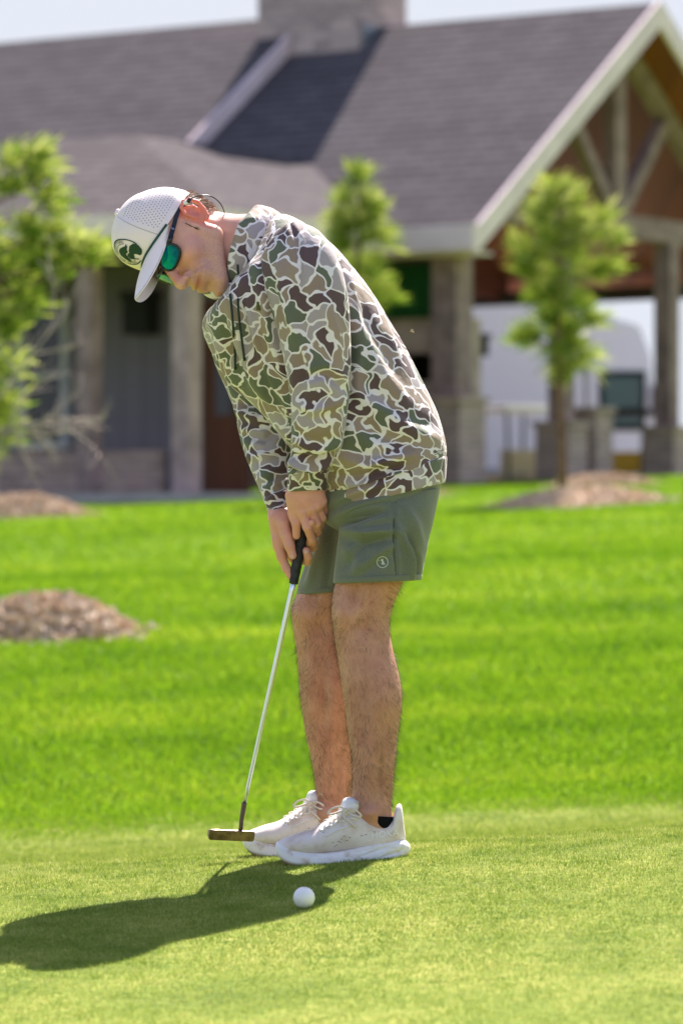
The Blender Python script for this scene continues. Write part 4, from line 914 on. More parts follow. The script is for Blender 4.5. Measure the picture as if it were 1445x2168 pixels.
SF1 = [([(716, 1112), (760, 1095), (820, 1080)], -.009, 8), ([(724, 1125), (780, 1130), (840, 1125)], .007, 10), ([(730, 1200), (770, 1150), (830, 1130)], -.005, 9), ([(745, 1215), (790, 1180), (835, 1150)], .004, 9), ([(832, 1050), (834, 1130), (840, 1230)], -.0035, 4), ([(845, 1120), (870, 1170), (872, 1232)], .006, 7), ([(862, 1130), (880, 1180), (884, 1232)], -.005, 5), ([(725, 1150), (760, 1190), (765, 1232)], .003, 14), ([(850, 1060), (880, 1110), (896, 1160)], .003, 9)]
v, f, m, n = loft([(700, 1060, 928, 1035, 8.31, .085), (712, 1090, 922, 1075, 8.30, .098), (716, 1115, 916, 1110, 8.292, .102), (714, 1145, 908, 1142, 8.288, .103), (711, 1175, 902, 1172, 8.284, .102), (708, 1205, 896, 1200, 8.281, .100), (706, 1233, 891, 1226, 8.278, .098), (709, 1233, 888, 1226, 8.278, .094), (712, 1215, 885, 1208, 8.278, .090)], 150, 2.2, (True, False), 2.0)
N = gridnormals(v, m, n); v = folds(v, N, SF1, .0018, 12, 22)
lg = new_mesh('shorts_leg', v, f, SHO, shorts, True, PL); lgv, lgf = v, f
v, f, m, n = loft([(676, 1062, 880, 1040, 8.46, .08), (673, 1095, 862, 1090, 8.465, .095), (664, 1130, 850, 1125, 8.47, .098), (652, 1170, 838, 1165, 8.475, .098), (641, 1205, 825, 1198, 8.48, .096), (632, 1235, 812, 1226, 8.484, .095), (628, 1257, 800, 1243, 8.486, .093), (631, 1257, 797, 1243, 8.486, .089), (634, 1240, 794, 1228, 8.486, .085)], 130, 2.4, (True, False), 2.0)
N = gridnormals(v, m, n); v = folds(v, N, [([(690, 1090), (680, 1150), (650, 1240)], .004, 10), ([(706, 1120), (700, 1180), (690, 1250)], -.004, 8), ([(672, 1110), (660, 1170), (640, 1230)], -.003, 7)], .0018, 12, 23)
new_mesh('shorts_leg', v, f, SHO, shorts, True, PL)
# hem stitching: a thin proud band along the lower edge
def hemline(R, name='hem'):
    v, f, m, n = loft(R, 120, 2, (False, False), 2.0); new_mesh(name, v, f, SHO, shorts, True, PL)
hemline([(706.6, 1222, 893, 1215, 8.279, .1005), (705, 1223, 893.5, 1216.5, 8.279, .1015), (704.8, 1234, 891.5, 1227.5, 8.278, .0998), (707, 1235, 889, 1228, 8.278, .097)])
hemline([(631.5, 1247, 805, 1234, 8.486, .0955), (630, 1248, 805, 1235, 8.486, .0962), (627, 1258.5, 801, 1244.5, 8.486, .0945), (630, 1259, 798, 1245, 8.486, .092)])
lgb = BVHTree.FromPolygons([Vector(q) for q in lgv], lgf)
# ---- decals: thin lettering and marks laid on a surface
def textmesh(s, size=1.0):
    c = bpy.data.curves.new('t', 'FONT'); c.body = s; c.size = size; c.align_x = 'CENTER'; c.align_y = 'CENTER'; c.resolution_u = 3
    o = bpy.data.objects.new('t', c); COL.objects.link(o); bpy.context.view_layer.update()
    me = o.evaluated_get(bpy.context.evaluated_depsgraph_get()).to_mesh(); v = np.array([x.co[:] for x in me.vertices]); f = [list(p.vertices) for p in me.polygons]
    bpy.data.objects.remove(o); bpy.data.curves.remove(c); return v[:, :2], f
def decal(name, v2, f, org, X, Y, bvh, mat, parent, off=.0008, bold=0, at=PL):
    org, X, Y = [np.array(q, float).ravel() for q in (org, X, Y)]; Nn = np.cross(X, Y); Nn /= np.linalg.norm(Nn); V = []
    for x, y in v2:
        p = org+X*x+Y*y; h = bvh.ray_cast(Vector(p+Nn*.05), Vector(-Nn), .12); V.append(np.array(h[0])+Nn*off if h[0] is not None else p)
    return new_mesh(name, V, f, mat, parent, False, at)
def subdiv2(v, f, k=1):      # split every face to a fan so that it can bend over the surface
    v = [list(a) for a in v]; F = []
    for q in f:
        c = np.mean([v[i] for i in q], 0); v.append(list(c)); F += [(q[i], q[(i+1) % len(q)], len(v)-1) for i in range(len(q))]
    return np.array(v), F
def ringdec(r0, r1, a0=0, a1=2*math.pi, n=64):
    t = np.linspace(a0, a1, n+1); v = [(r*math.cos(a), r*math.sin(a)) for a in t for r in (r0, r1)]
    return np.array(v), [(2*i, 2*i+1, 2*i+3, 2*i+2) for i in range(n)]
def poly(pts): return subdiv2(np.array(pts, float), [tuple(range(len(pts)))])
def merge(*ms):
    V = []; F = []; n = 0
    for v, f in ms: V.append(np.asarray(v)); F += [[i+n for i in q] for q in f]; n += len(v)
    return np.concatenate(V), F
PALE = M('pale_print', (.50, .54, .46), .6, .3)
dog = poly([(-.1, -.45), (.42, -.45), (.5, -.35), (.38, -.3), (.3, .0), (.12, .3), (.14, .5), (-.02, .62), (-.14, .5), (-.34, .46), (-.36, .34), (-.16, .3), (-.12, .0), (-.2, -.3)])
moon = (np.array([(-.62+.17*math.cos(a)*r, .38+.17*math.sin(a)*r) for a in np.linspace(2.4, 6.4, 9) for r in (1, .62)]), [(2*i, 2*i+1, 2*i+3, 2*i+2) for i in range(8)])
e2 = merge(ringdec(.92, 1.06), dog, moon)
decal('emblem', e2[0]*.0118, e2[1], P(809, 1190, 8.19), (1, 0, 0), (0, 0, 1), lgb, PALE, shorts, .0010)
# side seam
def seam(name, pts, bvh, mat, parent, w=.0011, off=.0009):
    q = catmull(np.array([on(bvh, a, b, off) for a, b in pts]), np.linspace(0, len(pts)-1, 40)); m = MB(); m.tube(list(q), w, 5); return m.build(name, mat, parent, True, PL)
seam('seam', [(838, 1062), (834, 1100), (832, 1150), (836, 1200), (840, 1228)], lgb, M('seam_thread', (.05, .06, .04), .8), shorts, .0007, .0002)

# ---------------------------------------------------------------- shoes
def shoe_mat():
    g = mk('off_white_knit', .85, .2); n = g.noise(g.tc, 22, 5).outputs['Fac']; k = g.noise(g.tc, 420, 2).outputs['Fac']
    c = g.ramp(n, [(.33, (.66, .53, .44)), (.5, (.84, .75, .69)), (.7, (.90, .83, .79))]); c = g.mix(g.math('MULTIPLY', k, .25), c, (.38, .34, .31))
    g.l(c, g.b.inputs['Base Color']); g.bump(k, .35, .0015); return g.m
def sole_mat():
    g = mk('dirty_white_foam', .55, .35); n = g.noise(g.tc, 30, 6).outputs['Fac']
    g.l(g.ramp(n, [(.33, (.60, .51, .40)), (.45, (.84, .81, .77)), (.7, (.92, .91, .90))]), g.b.inputs['Base Color']); g.bump(g.noise(g.tc, 70, 3).outputs['Fac'], .2, .003); return g.m
KNIT, FOAM = shoe_mat(), sole_mat(); LACE = M('cream_lace', (.74, .66, .56), .85, .15); OUT = M('tan_outsole', (.33, .24, .15), .8, .2); SLIT = M('grey_slit', (.13, .14, .16), .9); OVER = M('white_overlay', (.84, .82, .79), .5, .35); LIN = M('pale_lining', (.55, .52, .52), .9, .1); SOCK = M('black_sock', (.010, .010, .012), .95, .05)
def section(px, yb, yt, d, w, n, ex, bev=.0):
    """one cross section of a shoe: closed ring in the plane x = const"""
    A = P(px, yb, d); B = P(px, yt, d); c = (A+B)/2; hh = (B[2]-A[2])/2; th = np.linspace(0, 2*np.pi, n, endpoint=False)
    s_ = np.sign(np.sin(th))*np.abs(np.sin(th))**(2/ex); c_ = np.sign(np.cos(th))*np.abs(np.cos(th))**(2/ex)
    D_ = np.linspace(0, 2*np.pi, 360, endpoint=False); cs_, sn_ = np.sign(np.cos(D_))*np.abs(np.cos(D_))**(2/ex), np.sign(np.sin(D_))*np.abs(np.sin(D_))**(2/ex)
    Lq = np.r_[0, np.cumsum(np.hypot(np.diff(np.r_[cs_, cs_[0]])*w, np.diff(np.r_[sn_, sn_[0]])*hh))]; tq = np.linspace(0, Lq[-1], n, endpoint=False)
    c_ = np.interp(tq, Lq, np.r_[cs_, cs_[0]]); s_ = np.interp(tq, Lq, np.r_[sn_, sn_[0]])
    wd = w*(1+bev*(-s_)); return np.c_[np.full(n, c[0]), c[1]+c_*wd, c[2]+s_*hh]
def tubeloft(secs, step=3., n=60):
    K = np.array(secs, float); L = np.r_[0, np.cumsum(np.abs(np.diff(K[:, 0]))+.3)]; m = max(8, int(L[-1]/step)); R = catmull(K, np.interp(np.linspace(0, L[-1], m), L, np.arange(len(K))))
    V = np.concatenate([section(r[0], r[1], r[2], r[3], r[4], n, r[5], r[6]) for r in R]); F = [(i*n+j, i*n+(j+1) % n, (i+1)*n+(j+1) % n, (i+1)*n+j) for i in range(m-1) for j in range(n)]
    F += [tuple(range(n))[::-1], tuple((m-1)*n+j for j in range(n))]; return V, F, m, n
def shoe(ox, oy, dd, yaw, label, letters):
    """profile traced on the near shoe; the other shoe is the same pair moved back and forward"""
    sc = (8.25+dd)/8.25
    def X(px): return (px-720)/sc+720+ox
    def Y(py): return (py-1833)/sc+1833+oy
    def D(px): return 8.235+dd+yaw*(px-720)/990
    sh = empty('shoe', (0, 0, 0), label=label); sh.parent = person; sh.location = (0, 0, 0)
    def sec(px, yb, yt, w, ex, bev=0): return (X(px), Y(yb), Y(yt), D(px), w, ex, bev)
    up = [(587, 1797, 1788, .016, 2), (592, 1800, 1779, .027, 2.1), (602, 1803, 1774, .036, 2.2), (618, 1806, 1768, .0435, 2.3), (636, 1808, 1762, .0475, 2.3), (655, 1809, 1757, .0485, 2.2), (672, 1809, 1749, .047, 2.1), (690, 1808, 1738, .045, 2.0), (706, 1806, 1727, .0425, 2.0), (722, 1804, 1719, .0405, 2.1), (738, 1801, 1716, .039, 2.3), (755, 1799, 1719, .038, 2.6), (770, 1797, 1724, .0375, 2.9), (788, 1795, 1735, .037, 3.2), (806, 1792, 1742, .0365, 3.2), (818, 1790, 1743, .0362, 3.2), (826, 1789, 1740, .0355, 3.0), (831, 1788, 1732, .0345, 2.9), (834, 1788, 1719, .0325, 2.8), (838, 1787, 1707, .0300, 2.6), (843, 1786, 1702, .0270, 2.5), (848, 1785, 1703, .0230, 2.4), (851, 1784, 1711, .0200, 2.3), (853, 1783, 1730, .0160, 2.2), (856, 1782, 1755, .011, 2.0), (858, 1781, 1768, .006, 2.0)]
    v, f, m, n = tubeloft([sec(a, b, c, w, e, .10) for a, b, c, w, e in up], 2.4, 72)
    U = new_mesh('upper', v, f, KNIT, sh, True, PL); ub = BVHTree.FromPolygons([Vector(q) for q in v], f)
    so_ = [(583, 1800, 1790, .018, 2.6), (586, 1809, 1782, .031, 3.0), (594, 1817, 1784, .041, 3.6), (606, 1824, 1789, .0475, 4.2), (624, 1829, 1796, .0515, 4.8), (648, 1832, 1801, .053, 5), (680, 1834, 1803, .0525, 5), (710, 1833, 1801, .050, 5), (740, 1830, 1796, .0465, 5), (770, 1826, 1789, .0445, 5), (800, 1823, 1782, .0445, 5), (826, 1820, 1778, .0445, 4.6), (845, 1817, 1777, .041, 4), (858, 1812, 1780, .033, 3.2), (866, 1804, 1787, .020, 2.6), (868, 1799, 1793, .011, 2.2)]
    v, f, m, n = tubeloft([sec(a, b, c, w, e, .06) for a, b, c, w, e in so_], 1.6, 130); N = gridnormals(v, m, n); q = topx(v); fr = (np.abs(N[:, 1]) > .3)
    g_ = np.zeros(len(v))
    for a0, b0, a1, b1 in ((845, 1783, 760, 1815), (862, 1797, 800, 1818), (800, 1795, 700, 1812), (700, 1812, 600, 1802)):
        p0 = np.array([X(a0), Y(b0)]); d_ = np.array([X(a1), Y(b1)])-p0; t = np.clip(((q-p0)@d_)/(d_@d_), 0, 1); ds = np.linalg.norm(q-p0-t[:, None]*d_, axis=1); g_ -= .0055*np.exp(-(ds/2.6)**2)*np.sin(np.pi*np.clip(t, .05, .95))
    v = v+N*(g_*fr)[:, None]; sl_ = new_mesh('sole', v, f, FOAM, sh, True, PL)
    v, f, _, _ = tubeloft([sec(a, b, c, w, 3, 0) for a, b, c, w in ((596, 1820, 1815, .038), (612, 1829, 1822, .047), (640, 1834.5, 1828, .0505), (680, 1836.3, 1829, .051), (712, 1835, 1828, .048), (760, 1829.5, 1822, .045), (810, 1824, 1816, .045), (842, 1819, 1812, .039), (855, 1814, 1808, .028))], 4, 40)
    new_mesh('outsole', v, f, OUT, sl_, True, PL)
    # collar opening: lining patch and sock sit in it
    v, f, _, _ = tubeloft([sec(a, b, c, w, 2.2, 0) for a, b, c, w in ((760, 1740, 1722, .02), (770, 1750, 1720.5, .029), (788, 1756, 1731, .030), (806, 1760, 1738.5, .030), (822, 1758, 1739, .029), (832, 1750, 1731, .024), (839, 1740, 1724, .012))], 3, 40)
    new_mesh('lining', v, f, LIN, sh, True, PL)
    A = [(X(a), Y(b), X(c), Y(d_), D(790), w) for a, b, c, d_, w in ((752, 1712, 832, 1721, .0350), (758, 1730, 832, 1733, .0335), (765, 1745, 832, 1746, .030), (770, 1760, 830, 1764, .026))]
    v, f, _, _ = loft([(q_[0]+12, q_[1]+10, q_[2], q_[3]+8, q_[4], q_[5]) for q_ in A[0:1]]+A[1:], 40, 3); new_mesh('sock', v, f, SOCK, sh, True, PL)
    # tongue
    v, f, m, n = loft([(X(708), Y(1730), X(722), Y(1738), D(715), .022), (X(716), Y(1714), X(740), Y(1727), D(728), .026), (X(722), Y(1702), X(757), Y(1718), D(738), .028), (X(725), Y(1694), X(763), Y(1706), D(743), .026), (X(731), Y(1689), X(758), Y(1695), D(745), .019), (X(738), Y(1687.5), X(748), Y(1689), D(745), .008)], 40, 2)
    T_o = new_mesh('tongue', v, f, OVER, sh, True, PL); tgb = BVHTree.FromPolygons([Vector(q_) for q_ in v], f)
    # eyestay overlay, laces and bow
    m = MB(); prev = None
    eye = [(676, 1760), (684, 1752), (694, 1748), (704, 1744), (714, 1738), (724, 1734), (740, 1733), (758, 1730)]
    for i, (a, b) in enumerate(eye):
        p = on(ub, X(a), Y(b+(5 if i % 2 else -1)), .0012)
        if prev is not None: m.tube([prev, p], .0022, 6)
        prev = p
    m.tube([on(ub, X(672), Y(1760), .001), on(ub, X(690), Y(1770), .001), on(ub, X(716), Y(1756), .001), on(ub, X(756), Y(1744), .001)], .0016, 6); m.build('eyestay', OVER, U, True, PL)
    L = MB()
    for a, b in ((682, 1750), (693, 1742), (704, 1735), (714, 1728)):
        p0 = on(ub, X(a+2), Y(b+12), .0018); p2 = P(X(a-8), Y(b-4), D(a)+.028); mid = P(X(a+2), Y(b-5), D(a)-.004); L.tube(list(catmull(np.array([p0, mid, p2]), np.linspace(0, 2, 9))), .0027, 6)
        p0 = on(ub, X(a-6), Y(b+9), .0018); p2 = P(X(a+10), Y(b-12), D(a)+.026); mid = P(X(a+3), Y(b-6), D(a)+.0); L.tube(list(catmull(np.array([p0, mid, p2]), np.linspace(0, 2, 9))), .0025, 6)
    k = np.array([P(X(731), Y(1716), D(731)-.026)])[0]
    def px3(*a): return [P(X(x), Y(y), D(731)-.026+o) for x, y, o in a]
    for pts in (px3((731, 1716, 0), (720, 1708, -.004), (703, 1712, -.006), (694, 1722, -.006), (702, 1724, -.008), (718, 1719, -.004), (731, 1716, 0)), px3((731, 1716, 0), (742, 1712, -.010), (756, 1718, -.014), (764, 1728, -.012), (752, 1728, -.014), (740, 1722, -.006), (731, 1716, 0)),
                px3((731, 1716, 0), (728, 1730, -.010), (742, 1742, -.014), (752, 1752, -.010)), px3((731, 1716, 0), (722, 1726, -.008), (714, 1740, -.010), (706, 1748, -.006))):
        L.tube(list(catmull(np.array(pts), np.linspace(0, len(pts)-1, 26))), .0024, 6)
    L.lathe([(.002, -.006), (.006, -.003), (.0065, .002), (.002, .006)], tuple(k), 10); L.build('laces', LACE, sh, True, PL)
    # slits in the knit and the lettering
    m = MB()
    for a, b in ((704, 1785), (712, 1790), (720, 1784), (722, 1777), (728, 1771), (734, 1780), (740, 1774), (765, 1770), (774, 1768), (716, 1782), (708, 1793), (792, 1762), (762, 1728), (772, 1733)):
        p = on(ub, X(a), Y(b), .0004); m.beam(p-np.array([.0022, 0, -.0006]), p+np.array([.0022, 0, .0008]), .0012, .001)
    m.build('ventilation_slits', SLIT, U, False, PL)['kind'] = 'stuff'
    if letters:
        w2 = textmesh('HOKA', .0190); v2, f2 = w2
        decal('lettering', v2*np.array([1.10, 1.0]), f2, P(X(815), Y(1768), D(815)-.06), np.array([1, 0, .10]), np.array([0, 0, 1]), ub, M('raised_print', (.88, .86, .84), .35, .5), U, .0014)
    v2, f2 = textmesh('HOKA', .0100); decal('lettering', v2, f2, P(X(745), Y(1701), D(745)-.06), np.array([.97, 0, .24]), np.array([-.24, 0, .97]), tgb, M('white_print', (.85, .85, .85), .4, .4), T_o, .0010)
    return sh
shoe(0, 0, 0, .20, 'near shoe, clean white sole, lettering at the heel', True)
shoe(-74, -19, .27, .16, 'far shoe, more soil on its toe', True)

# ---------------------------------------------------------------- cap
def crown_pt(phi, t):
    fr = np.cos(phi); ub_ = .040+.026*np.clip(fr, 0, 1)**2 - .006*np.clip(-fr, 0, 1); top = .168
    u = ub_+(top-ub_)*t
    rho = np.clip(1-t**(2.9+.5*fr), 0, 1)**(1/(1.75+.25*fr)); a = .0835; b = np.where(fr > 0, .113, .099)
    f = np.cos(phi)*b*rho + .010*t*(fr > 0)*fr*(1-t); l = np.sin(phi)*a*rho
    return np.stack([l, f-.006+.003*t, u], -1)
nph, ntt = 160, 60
ph = np.linspace(-np.pi, np.pi, nph, endpoint=False); tt = 1-(1-np.linspace(0, 1, ntt))**1.5; A_, B_ = np.meshgrid(ph, tt)
cv = crown_pt(A_.ravel(), B_.ravel()); cv_n = vnoise(cv, 22, 5)*.0024+vnoise(cv, 45, 6)*.0008
bk = (np.abs(A_.ravel()) > .9)
cc_ = cv-np.array([0, 0, .06]); cc_ /= np.linalg.norm(cc_, axis=1)[:, None]; cv = cv+cc_*(cv_n*np.where(bk, 1.6, .25))[:, None]
cF = [(i*nph+j, i*nph+(j+1) % nph, (i+1)*nph+(j+1) % nph, (i+1)*nph+j) for i in range(ntt-1) for j in range(nph)]
def cap_mat():
    g = mk('pale_cap_fabric', .55, .3); ph_ = g.nd('ShaderNodeAttribute', attribute_name='phi').outputs['Fac']; t_ = g.nd('ShaderNodeAttribute', attribute_name='rise').outputs['Fac']
    ap = g.math('ABSOLUTE', ph_); arc = g.math('MULTIPLY', ap, 13.5); row = g.math('MULTIPLY', t_, 19.); fl = g.math('FLOOR', row); par = g.math('MULTIPLY', g.math('MODULO', fl, 2.), .5)
    du = g.math('SUBTRACT', g.math('FRACT', g.math('ADD', arc, par)), .5); dv = g.math('SUBTRACT', g.math('FRACT', row), .5)
    r2 = g.math('ADD', g.math('MULTIPLY', du, du), g.math('MULTIPLY', dv, dv)); dot = g.math('LESS_THAN', r2, .030)
    side = g.math('MULTIPLY', g.math('GREATER_THAN', ap, .95), g.math('MULTIPLY', g.math('GREATER_THAN', t_, .1), g.math('LESS_THAN', t_, .86)))
    sm = g.math('LESS_THAN', g.math('ABSOLUTE', g.math('SUBTRACT', ap, .84)), .012)
    c = g.mix(g.math('MULTIPLY', dot, side), (.84, .75, .70), (.13, .13, .13)); c = g.mix(g.math('MULTIPLY', sm, .6), c, (.30, .27, .22)); g.l(c, g.b.inputs['Base Color']); return g.m
CAPM = cap_mat(); PLAIN = M('pale_brim_fabric', (.86, .77, .78), .6, .3); GRN = M('dark_green_print', (.015, .055, .025), .6, .3)
cap_o = new_mesh('cap', H(cv), cF, CAPM, person, True, PL); fattr(cap_o, 'phi', A_.ravel()); fattr(cap_o, 'rise', B_.ravel())
cb = BVHTree.FromPolygons([Vector(q) for q in H(cv)], cF)
v = []; m = MB()
m.lathe([(.001, .006), (.006, .005), (.0082, .002), (.0082, -.003), (.001, -.004)], (0, 0, 0), 14); bv = np.concatenate(m.v)+np.array([0, -.003, .168]); new_mesh('button', H(bv), m.f, PLAIN, cap_o, True, PL)
# brim: starts on the crown's front base line, bows down at both sides
nb, nr = 61, 18; pb = np.linspace(-1.12, 1.12, nb); V = []
for side in (0, 1):
    for i in range(nr):
        k = i/(nr-1)
        for p in pb:
            base = crown_pt(np.array(p), np.array(0.0)); e = math.cos(p*math.pi/2/1.12)**.9 if abs(p) < 1.119 else 0
            l = base[0]*(1.012-.12*k); f = base[1]+.001+.102*k*e**1.35; u = base[2]-.0005-.40*k*e**.8*abs(base[0]) - .018*e*k**1.7
            V.append((l, f, u-.0028*side*(1 if 0 < k else .6)))
V = np.array(V); Fb = []
for s_ in (0, 1):
    o_ = s_*nb*nr
    for i in range(nr-1):
        for j in range(nb-1):
            q = (o_+i*nb+j, o_+i*nb+j+1, o_+(i+1)*nb+j+1, o_+(i+1)*nb+j); Fb.append(q if s_ else q[::-1])
e0 = (nr-1)*nb; Fb += [(e0+j, e0+j+1, nb*nr+e0+j+1, nb*nr+e0+j) for j in range(nb-1)]
new_mesh('brim', H(V), Fb, PLAIN, cap_o, True, PL)
rp = np.array([crown_pt(np.array(p), np.array(.012))*1.0+np.array([math.sin(p)*.0022, math.cos(p)*.0022, 0]) for p in np.linspace(-1.1, 1.1, 60)])
MB().tube(list(H(rp)), .0026, 8).build('rope', M('green_rope', (.012, .07, .05), .6, .3), cap_o, True, PL)
# round printed emblem: ring, lettering on an arc, duck silhouette
parts = [ringdec(.93, 1.0, math.radians(-20), math.radians(262), 70), ringdec(.66, .69, math.radians(35), math.radians(250), 50)]
def arc(txt, a0, a1, r, size):
    out = []; 
    for i, c in enumerate(txt):
        if c == ' ': continue
        a = math.radians(a0+(a1-a0)*i/(len(txt)-1)); v2, f2 = textmesh(c, size); ca_, sa_ = math.cos(a-math.pi/2), math.sin(a-math.pi/2)
        v2 = v2*np.array([1.15, 1.]); w = np.c_[v2[:, 0]*ca_-v2[:, 1]*sa_+r*math.cos(a), v2[:, 0]*sa_+v2[:, 1]*ca_+r*math.sin(a)]; out.append((w, f2))
    return out
parts += arc('LOCAL BOY OUTFITTERS', 238, 40, .81, .24)
parts.append(poly([(-.52, .05), (-.46, .32), (-.25, .5), (.02, .52), (.26, .40), (.46, .26), (.62, .28), (.50, .12), (.28, .08), (.16, -.05), (.02, .02), (-.18, .02), (-.28, .12), (-.30, -.12), (-.48, -.45), (-.60, -.30)]))
parts.append(poly([(-.16, -.12), (.0, -.06), (.16, -.14), (.30, -.06), (.62, .02), (.88, -.12), (.90, -.42), (.70, -.74), (.42, -.86), (.26, -.80), (.28, -.55), (.12, -.35), (-.04, -.44), (-.2, -.62), (-.28, -.34)]))
parts.append(poly([(-.34, -.18), (-.30, -.2), (-.02, -.80), (-.10, -.84)]))
ev, ef = merge(*parts)
ev = ev*.0370; cp = crown_pt(.14+ev[:, 0]/.098, .385+ev[:, 1]/.108); cn_ = cp-np.array([0, 0, .05]); cn_ /= np.linalg.norm(cn_, axis=1)[:, None]
new_mesh('emblem', H(cp+cn_*.0022), ef, GRN, cap_o, False, PL)

# ---------------------------------------------------------------- sunglasses and their cord
BLK = M('gloss_black_frame', (.012, .013, .016), .25, .5)
def lens_mat():
    g = mk('green_blue_mirror_lens', .08, .5); g.b.inputs['Metallic'].default_value = .85; x, y, z = g.sep(g.tc)[:3]
    n = g.noise(g.tc, 60, 2).outputs['Fac']; f = g.math('ADD', g.math('MULTIPLY', z, 22.), g.math('MULTIPLY', n, .5))
    g.lensf = f; at = g.nd('ShaderNodeAttribute', attribute_name='grad').outputs['Fac']
    f = g.math('ADD', at, g.math('MULTIPLY', g.math('SUBTRACT', n, .5), .7))
    g.l(g.ramp(f, [(.15, (.0, .10, .42)), (.5, (.0, .24, .60)), (.70, (.0, .34, .46)), (.92, (.01, .48, .34))]), g.b.inputs['Base Color']); return g.m
LM = lens_mat(); sg = empty('sunglasses', (0, 0, 0)); sg.parent = person
def gf(l): return .1065-.30*abs(l)-2.6*l*l*1.0+.004
for s in (-1, 1):
    V = []; gr = []; nr_, na_ = 10, 40; outl = []
    for i in range(nr_+1):
        for j in range(na_):
            a = 2*math.pi*j/na_; c_ = np.sign(math.cos(a))*abs(math.cos(a))**.78; s__ = np.sign(math.sin(a))*abs(math.sin(a))**.78; k = i/nr_
            l = .0350+.0275*c_*k; u = .0140+(.0195+.002*c_)*s__*k; f = gf(l)+.001*(1-k*k)
            V.append((s*l, f, u)); gr.append(.5+.5*(u-.014)/.0195*.5 - .3*c_*k)
            if i == nr_: outl.append((s*l, f, u))
    F = [(i*na_+j, i*na_+(j+1) % na_, (i+1)*na_+(j+1) % na_, (i+1)*na_+j) for i in range(nr_) for j in range(na_)]
    lo_ = new_mesh('lens', H(np.array(V)), F, LM, sg, True, PL); fattr(lo_, 'grad', gr)
    outl.append(outl[0]); outl.append(outl[1]); fr_ = MB().tube(list(H(np.array(outl)-np.array([0, .001, 0]))), .0030, 8, False)
    fr_.beam(H(np.array([s*.060, gf(.060)-.002, .026]))[0] if H(np.array([0., 0, 0])).ndim > 1 else H(np.array([s*.060, gf(.060)-.002, .026])), H(np.array([s*.0715, .066, .027])), .006, .010, tuple(AX[2]))
    fr_.build('frame', BLK, sg, True, PL)
    tp = [(s*.0705, .072, .027), (s*.0755, .045, .031), (s*.079, .010, .036), (s*.079, -.012, .037), (s*.078, -.034, .028)]
    m = MB(); K = catmull(H(np.array(tp)), np.linspace(0, 4, 24))
    for i in range(23): m.beam(K[i], K[i+1]+(K[i+1]-K[i])*.08, .0034, .0105-.0035*i/23, tuple(AX[2]))
    tm = m.build('temple', BLK, sg, False, PL)
    if s == 1:
        rv, rf = ringdec(.6, 1.0, math.radians(50), math.radians(310), 24); c = H(np.array([.0765, .052, .030])); nrm = LX
        V2 = [np.ravel(c)+LX*.0022+AX[1]*(-x*.0030)+AX[2]*(y*.0030) for x, y in rv]; new_mesh('emblem', V2, rf, CH, tm, False, PL)
MB().tube(list(H(np.array([(-.010, gf(.01)-.001, .020), (-.004, gf(.004)+.001, .023), (.004, gf(.004)+.001, .023), (.010, gf(.01)-.001, .020)]))), .0042, 8).tube(list(H(np.array([(-.060, gf(.06)-.001, .028), (-.03, gf(.03), .036), (0, gf(0)+.001, .030), (.03, gf(.03), .036), (.060, gf(.06)-.001, .028)]))), .0026, 8).build('bridge', BLK, sg, True, PL)
wp = [(398, 425, 8.29), (408, 419, 8.29), (420, 414.5, 8.29), (434, 413, 8.30), (450, 417, 8.31), (464, 428, 8.33), (472, 441, 8.35), (475, 453, 8.37), (473, 463, 8.38)]
K = catmull(np.array([P(*q) for q in wp]), np.linspace(0, 8, 50)); wire = MB().tube(list(K), .0014, 6).build('retainer_cord', BLK, sg, True, PL)
MB().tube([P(474, 461, 8.38), P(462, 469, 8.39)], .0030, 8).tube([P(462, 469, 8.39), P(452, 473, 8.40)], .0012, 6).build('clip', BLK, wire, True, PL)
MB().tube([P(391, 431, 8.295), P(397, 427, 8.29)], .0050, 8).build('bead', OVER, wire, True, PL); MB().tube([P(397, 428, 8.29), P(403, 421, 8.29)], .0046, 8).build('bead', BLK, wire, True, PL)

# ---------------------------------------------------------------- putter, ball, insect
GR = mk('black_wrap_grip', .6, .4); GR.l(GR.ramp(GR.noise(GR.tc, 90, 3).outputs['Fac'], [(.3, (.010, .011, .014)), (.7, (.035, .037, .045))]), GR.b.inputs['Base Color']); GR = GR.m
STEEL = M('chromed_steel_shaft', (.72, .80, .95), .30, .5, metal=1); BRZ = M('worn_bronze_head', (.20, .145, .105), .36, .5, metal=.8, var=.35, vscale=60, bump=.2, bscale=140)
hd_ = P(517, 1702, 8.36); pt = empty('putter', tuple(P(489, 1775, 8.36)), label='putter with a black wrapped grip, stepped steel shaft and small bronze blade head', cat='putter')
PU = P(489, 1775, 8.36); g0 = P(621, 1236, 8.340); g1 = P(650, 1068, 8.335)
m = MB(); st = [hd_+(g0-hd_)*t for t in np.linspace(0, 1.04, 15)]
pts = []; rr = []
for i in range(14): pts += [st[i], st[i+1]-(st[i+1]-st[i])*.03]; rr += [.0042+.00015*i]*2
m.tube(pts, rr, 16).build('shaft', STEEL, pt, True, PU)
gp = [g0+(g1-g0)*t for t in np.linspace(0, 1, 60)]; wr_ = [.0098+.0022*min(1, i/25)+.0006*((i % 5)/5) for i in range(60)]
MB().tube(gp, wr_, 18).build('grip', GR, pt, True, PU)
